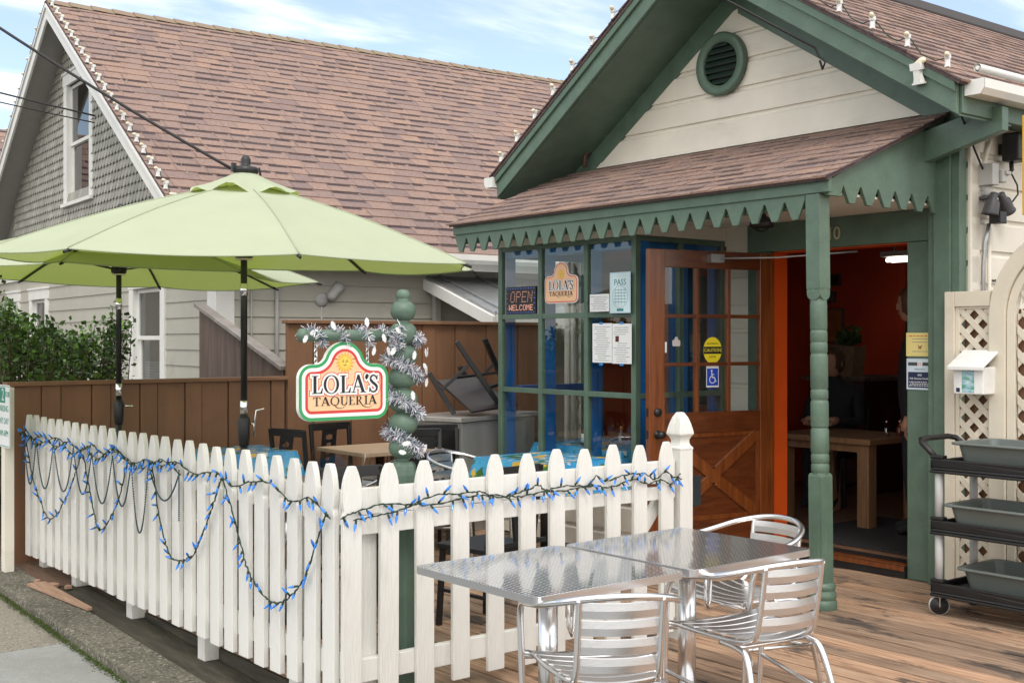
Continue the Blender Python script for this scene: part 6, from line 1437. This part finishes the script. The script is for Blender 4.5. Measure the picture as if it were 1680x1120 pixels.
m_ = MB(); m_.tube([(7.36,4.06,2.76),(7.335,4.04,2.68),(7.40,4.03,2.60),(7.41,4.03,2.54),(7.36,4.04,2.49),(7.31,4.05,2.49)], .006, 6); tag(obj('power_lead', m_, m_cable), 'curved black lead from the speaker to the flood lights', 'cable')
m_ = MB(); m_.tube([(7.17,4.095,2.34),(7.15,4.11,2.22),(7.14,4.115,2.05),(7.14,4.115,.3)], .013, 10); tag(obj('conduit', m_, m_steel), 'grey metal conduit running down beside the corner trim', 'pipe')
m_ = MB(); m_.tube([(7.20,4.10,2.88),(7.17,4.11,2.80),(7.16,4.12,2.74),(7.16,4.12,2.6)], .014, 10); m_.tube([(7.215,4.12,2.32),(7.215,4.12,.3)], .013, 10); tag(obj('pipe', m_, m_beige), 'cream painted pipe on the side wall above the lattice', 'pipe')
m_ = MB(); m_.tube([(7.26,4.125,1.98)]+[(7.27+.02*k,4.12,1.975+.006*math.sin(k*1.7)) for k in range(9)], .005, 5); tag(obj('loose_wire', m_, m_wire), 'short green wire stapled to the side wall above the arch', 'cable')
t = thing('yellow_sign', 'yellow sign board hanging under the eave at the right edge', 'sign', (6.8,3.45,2.3)); m_ = MB(); m_.box((6.79,3.2,2.335),(6.815,3.668,2.93)); obj('board', m_, mat('yellow_board', (.72,.40,.03), .5, var=.15, scale=6), t, .004); m_ = MB(); m_.tube([(6.80,3.6,2.93),(6.80,3.62,3.05)], .006, 6); m_.tube([(6.80,3.3,2.93),(6.80,3.62,3.05)], .006, 6); obj('hanger', m_, m_blackmetal, t)
t = thing('porch_lamp', 'small black dome lamp under the porch ceiling', 'lamp', (6.5,5.62,2.4)); m_ = MB(); Ml = Tr(6.35,5.28,2.455); m_.lathe([(.03,0),(.03,-.02),(.075,-.05),(.085,-.10),(.07,-.10),(.06,-.06)], 22, Ml); obj('shade', m_, m_blackmetal, t)
m_ = MB(); m_.tube([Ml @ V((.09*math.cos(a*PI/8),.0,-.04-.09*math.sin(a*PI/8))) for a in range(9)], .005, 6); m_.tube([Ml @ V((.0,.09*math.cos(a*PI/8),-.04-.09*math.sin(a*PI/8))) for a in range(9)], .005, 6); obj('guard', m_, m_blackmetal, t)
m_ = MB(); m_.tube([(6.93,7.72,3.09),(6.93,7.72,3.19),(6.99,7.72,3.22)], .016, 10); tag(obj('vent_pipe', m_, mat('rusty_pipe', (.10,.045,.03), .7)), 'short rusty vent pipe at the left end of the porch roof', 'pipe')
m_ = MB(); m_.tube([(6.98,7.92,.1),(6.98,7.92,2.9)], .024, 12); m_.tube([(6.98,7.99,.1),(6.98,7.99,2.9)], .016, 10); tag(obj('downpipe', m_, m_beige), 'pair of cream pipes on the wall left of the bay window', 'pipe')

# ------------------------------------------------------------------ inside the restaurant
t = thing('wooden_table', 'honey coloured wooden table just inside the open doorway', 'table', (8.35,5.95,.1))
m_ = MB(); m_.box((7.93,5.52,.765),(8.75,6.52,.81)); obj('table_top', m_, m_tablewood, t, .004)
for x in (7.97,8.60):
    for y in (5.56,6.36): m_ = MB(); m_.box((x,y,.1),(x+.11,y+.11,.764)); obj('leg', m_, m_tablewood, t, .008)
m_ = MB(); m_.box((7.98,5.63,.70),(8.0,6.4,.7635)); obj('apron', m_, m_tablewood, t)
make_black_chair('dark chair standing inside the doorway at the table end', (8.35,5.15,.1), .2); make_black_chair('dark chair under the seated person inside', (9.0,6.62,.1), PI/2+.1)
m_ = MB(); m_.box((7.25,4.65,.099),(8.6,5.9,.112)); tag(obj('doormat', m_, m_mat, None, .004), 'charcoal doormat just inside the open door', 'mat')
def bottle(label, loc, prof, mt, cap, lab=None):
    t = thing('bottle', label, 'bottle', loc, 0); m_ = MB(); m_.lathe(prof, 18); obj('body', m_, mt, t, world=False); m_ = MB(); z = prof[-1][1]; m_.lathe([(.011,z-.002),(.012,z+.018),(.001,z+.019)], 14); obj('cap', m_, cap, t, world=False)
    if lab: m_ = MB(); m_.lathe([(prof[2][0]+.0008,lab[0]),(prof[2][0]+.0008,lab[1])], 18); obj('label', m_, m_paper, t, world=False)
bp_ = [(.001,0),(.026,.002),(.028,.012),(.028,.11),(.022,.13),(.012,.15),(.010,.185)]
m_hot = mat('hot_sauce', (.12,.02,.01), .2); m_redcap = mat('red_cap', (.35,.02,.02), .4); m_cork = mat('orange_cap', (.55,.22,.08), .5)
bottle('brown hot sauce bottle with white label in the bay window', (6.37,7.10,.749), bp_, m_hot, m_redcap, (.02,.09)); bottle('small clear bottle with orange cap in the bay window', (6.42,6.73,.749), [(r*1.15,z*.8) for r,z in bp_], m_bottle, m_cork); bottle('dark slim bottle at the right of the bay window table', (6.55,6.55,.749), [(r*.9,z*1.1) for r,z in bp_], m_darkpane, m_black)
bottle('clear salt bottle on the honey wooden table inside', (8.3,5.62,.811), [(r,z*.6) for r,z in bp_], m_bottle, m_chrome); bottle('dark pepper bottle on the honey wooden table inside', (8.42,5.58,.811), [(r,z*.6) for r,z in bp_], m_hot, m_chrome)
t = thing('counter', 'dark wooden counter in front of the red back wall', 'counter', (9.9,6.9,.1)); m_ = MB(); m_.box((9.62,6.75,1.19),(10.49,7.5,1.23)); obj('counter_top', m_, m_weather, t, .004); m_ = MB(); m_.box((9.68,6.8,.1),(10.49,7.45,1.189)); obj('cabinet', m_, mat('dark_red_cabinet', (.05,.012,.008), .5), t)
t = thing('woven_bag', 'pale woven bag with dark plant on the counter inside', 'bag', (9.8,7.12,1.23)); m_ = MB(); vs = [(9.74,6.98,1.231),(9.74,7.24,1.231),(9.92,7.24,1.231),(9.92,6.98,1.231),(9.73,6.95,1.52),(9.73,7.27,1.54),(9.93,7.26,1.5),(9.93,6.96,1.53)]; m_.add(vs, [(0,1,2,3),(0,4,5,1),(1,5,6,2),(2,6,7,3),(3,7,4,0)]); obj('bag', m_, mat('woven_straw', (.24,.16,.09), .8, var=.3, scale=30), t)
m_ = MB(); rnd = random.Random(6)
for k in range(220): leaf(m_, V((9.83+rnd.gauss(0,.04),7.08+rnd.gauss(0,.06),1.53+abs(rnd.gauss(0,.07)))), V((rnd.uniform(-1,1),rnd.uniform(-1,1),rnd.uniform(0,1))), .06, rnd.random()*.5)
obj('plant', m_, m_leaf, t)
for lab, y0, y1, z0, z1, c in (('orange brown framed poster on the red back wall',7.62,7.84,1.55,1.92,(.36,.12,.03)),('grey framed picture below the orange poster',7.62,7.78,1.25,1.50,(.10,.09,.09)),('dark wall plate high on the red back wall',7.66,7.9,2.15,2.28,(.03,.02,.02)),('small grey certificate above the orange poster',7.72,7.86,1.98,2.10,(.14,.10,.09))):
    tt = thing('wall_picture', lab, 'picture', (10.48,y0,z0)); m_ = MB(); m_.box((10.475,y0,z0),(10.4985,y1,z1)); obj('frame', m_, m_weather, tt, .003); m_ = MB(); m_.box((10.472,y0+.02,z0+.02),(10.4745,y1-.02,z1-.02)); obj('print', m_, mat('print_colour', c, .5, var=.2), tt)
for lab, x, z0, z1 in (('tall black panel high on the left red wall',8.35,1.75,2.2),('black guitar shaped hanging on the left red wall',8.45,.95,1.6)):
    m_ = MB()
    if z0 > 1.5: m_.box((x,7.90,z0),(x+.35,7.929,z1))
    else:
        P_ = [(x+.02,z0+.05)] + [(x+.2+.2*math.cos(a), z0+.2+.2*math.sin(a)) for a in [PI+i*PI/10 for i in range(11)]] + [(x+.30,z0+.42),(x+.23,z0+.5),(x+.22,z1+.2),(x+.17,z1+.2),(x+.16,z0+.5),(x+.08,z0+.42)]
        m_.prism(P_[1:], 0, .05, fY(0,7.929,0))
    tag(obj('wall_hanging', m_, m_ink), lab, 'wall hanging')

def person(label, root, joints, edges, radii, head, hair_pts, hands, group=None, rz=0):
    """one skinned body surface over a joint skeleton; hair and clothes colour as children"""
    t = thing('person', label, 'person', root, rz)
    me = bpy.data.meshes.new('body'); names = list(joints); me.from_pydata([joints[n] for n in names], [(names.index(a), names.index(b)) for a, b in edges], [])
    o = bpy.data.objects.new('body', me); C.objects.link(o); o.parent = t; me.materials.append(m_darkcloth)
    sk = o.modifiers.new('skin','SKIN'); o.modifiers.new('sub','SUBSURF').levels = 2; o.modifiers['sub'].render_levels = 2
    for i, n in enumerate(names):
        sv = me.skin_vertices[0].data[i]; r = radii[n]; sv.radius = r if isinstance(r, tuple) else (r, r); sv.use_root = (n == 'pelvis')
    sk.use_smooth_shade = True
    m_ = MB(); hx, hy, hz_, fa = head; M_ = Tr(hx,hy,hz_) @ Rz(fa)
    prof = [(.001,-.125),(.035,-.12),(.055,-.10),(.066,-.06),(.074,-.01),(.078,.03),(.074,.07),(.058,.10),(.03,.118),(.001,.122)]
    m_.m = M_ @ Matrix.Diagonal((.95,1.18,1,1)); m_.lathe(prof, 20); m_.m = M_
    m_.prism([(-.014,-.01),(.014,-.01),(.006,.035),(-.006,.035)], .0, .022, Tr(0,.078,-.02) @ Rx(-PI/2) @ Rz(PI)); m_.sphere((-.028,.082,.012), .010, 8, 6); m_.sphere((.028,.082,.012), .010, 8, 6); m_.box((-.024,.078,-.066),(.024,.088,-.056)); m_.sphere((-.078,0,-.005), .025, 8, 6, sc=(.4,.8,1.2)); m_.sphere((.078,0,-.005), .025, 8, 6, sc=(.4,.8,1.2))
    obj('head', m_, m_skin, t, world=False)
    m_ = MB(); m_.m = M_; rnd = random.Random(3)
    m_.m = M_ @ Tr(0,-.014,.018) @ Matrix.Diagonal((1.08,1.2,1.06,1)); m_.lathe([(r,z) for r,z in [(.055,-.10),(.074,-.06),(.08,-.01),(.082,.03),(.078,.07),(.062,.10),(.03,.12),(.001,.125)]], 20)
    m_.m = M_ @ Tr(0,-.014,.018)
    for k in range(120):
        a = rnd.uniform(0,2*PI); z = rnd.uniform(-.08,.11)
        if math.sin(a) > .3 and z < .06: continue
        r = .085*math.sqrt(max(.05,1-(z/.13)**2)); p = V((r*math.cos(a), r*1.15*math.sin(a), z)); m_.sphere(p, .016, 6, 4)
    obj('hair', m_, m_hair, t, world=False)
    for pos, dr in hands:
        p = V(pos); d = V(dr).normalized(); s = d.cross(V((0,0,1))).normalized(); n = s.cross(d); m_ = MB()
        m_.tube([p-d*.03,p,p+d*.04,p+d*.085], [.026,.032,.040,.036], 10)
        for i, (o_, L_) in enumerate(((-.030,.065),(-.010,.078),(.010,.072),(.030,.055))): b = p+d*.075+s*o_; m_.tube([b,b+d*L_*.5-n*.004,b+d*L_*.8-n*.02,b+d*L_-n*.034], [.0095,.009,.0085,.006], 8)
        b = p+s*.036+d*.015; m_.tube([b,b+s*.022+d*.025,b+s*.026+d*.055-n*.012], [.012,.0105,.007], 8); obj('hand', m_, m_skin, t, world=False)
    return t
E_ = [('pelvis','waist'),('waist','chest'),('chest','neck'),('neck','skull'),('chest','ls'),('ls','le'),('le','lw'),('chest','rs'),('rs','re'),('re','rw'),('pelvis','lh'),('lh','lk'),('lk','la'),('la','lt'),('pelvis','rh'),('rh','rk'),('rk','ra'),('ra','rt')]
Rd = dict(pelvis=(.15,.12),waist=(.14,.11),chest=(.17,.12),neck=.055,skull=.05,ls=.07,le=.045,lw=.03,rs=.07,re=.045,rw=.03,lh=.095,lk=.06,la=.042,lt=.04,rh=.095,rk=.06,ra=.042,rt=.04)
J = dict(pelvis=(0,0,1.0),waist=(0,.01,1.15),chest=(0,.0,1.42),neck=(0,0,1.58),skull=(0,.01,1.66),ls=(-.2,0,1.48),le=(-.25,-.02,1.17),lw=(-.25,.04,.90),rs=(.2,0,1.48),re=(.25,-.02,1.17),rw=(.25,.04,.90),lh=(-.1,0,.95),lk=(-.11,.02,.50),la=(-.11,-.01,.09),lt=(-.12,.13,.04),rh=(.1,0,.95),rk=(.11,.02,.50),ra=(.11,-.01,.09),rt=(.12,.13,.04))
person('person in dark clothes with brown hair standing inside the doorway', (8.05,5.22,.1), J, E_, Rd, (0,.02,1.75,0), None, [((-.25,.045,.89),(.0,.15,-1)),((.25,.045,.89),(.0,.15,-1))], rz=.6)
J2 = dict(pelvis=(0,0,.55),waist=(0,.03,.70),chest=(0,.07,.98),neck=(0,.11,1.12),skull=(0,.13,1.19),ls=(-.2,.07,1.03),le=(-.25,.16,.76),lw=(-.12,.38,.78),rs=(.2,.07,1.03),re=(.25,.16,.76),rw=(.12,.38,.78),lh=(-.1,.02,.53),lk=(-.12,.43,.50),la=(-.12,.42,.09),lt=(-.12,.55,.04),rh=(.1,.02,.53),rk=(.12,.43,.50),ra=(.12,.42,.09),rt=(.12,.55,.04))
person('person in dark clothes seated at the wooden table inside', (9.05,6.62,.1), J2, E_, Rd, (0,.15,1.28,0), None, [((-.12,.38,.78),(.2,1,-.05)),((.12,.38,.78),(-.2,1,-.05))], rz=PI/2+.25)
bpy.context.view_layer.update()
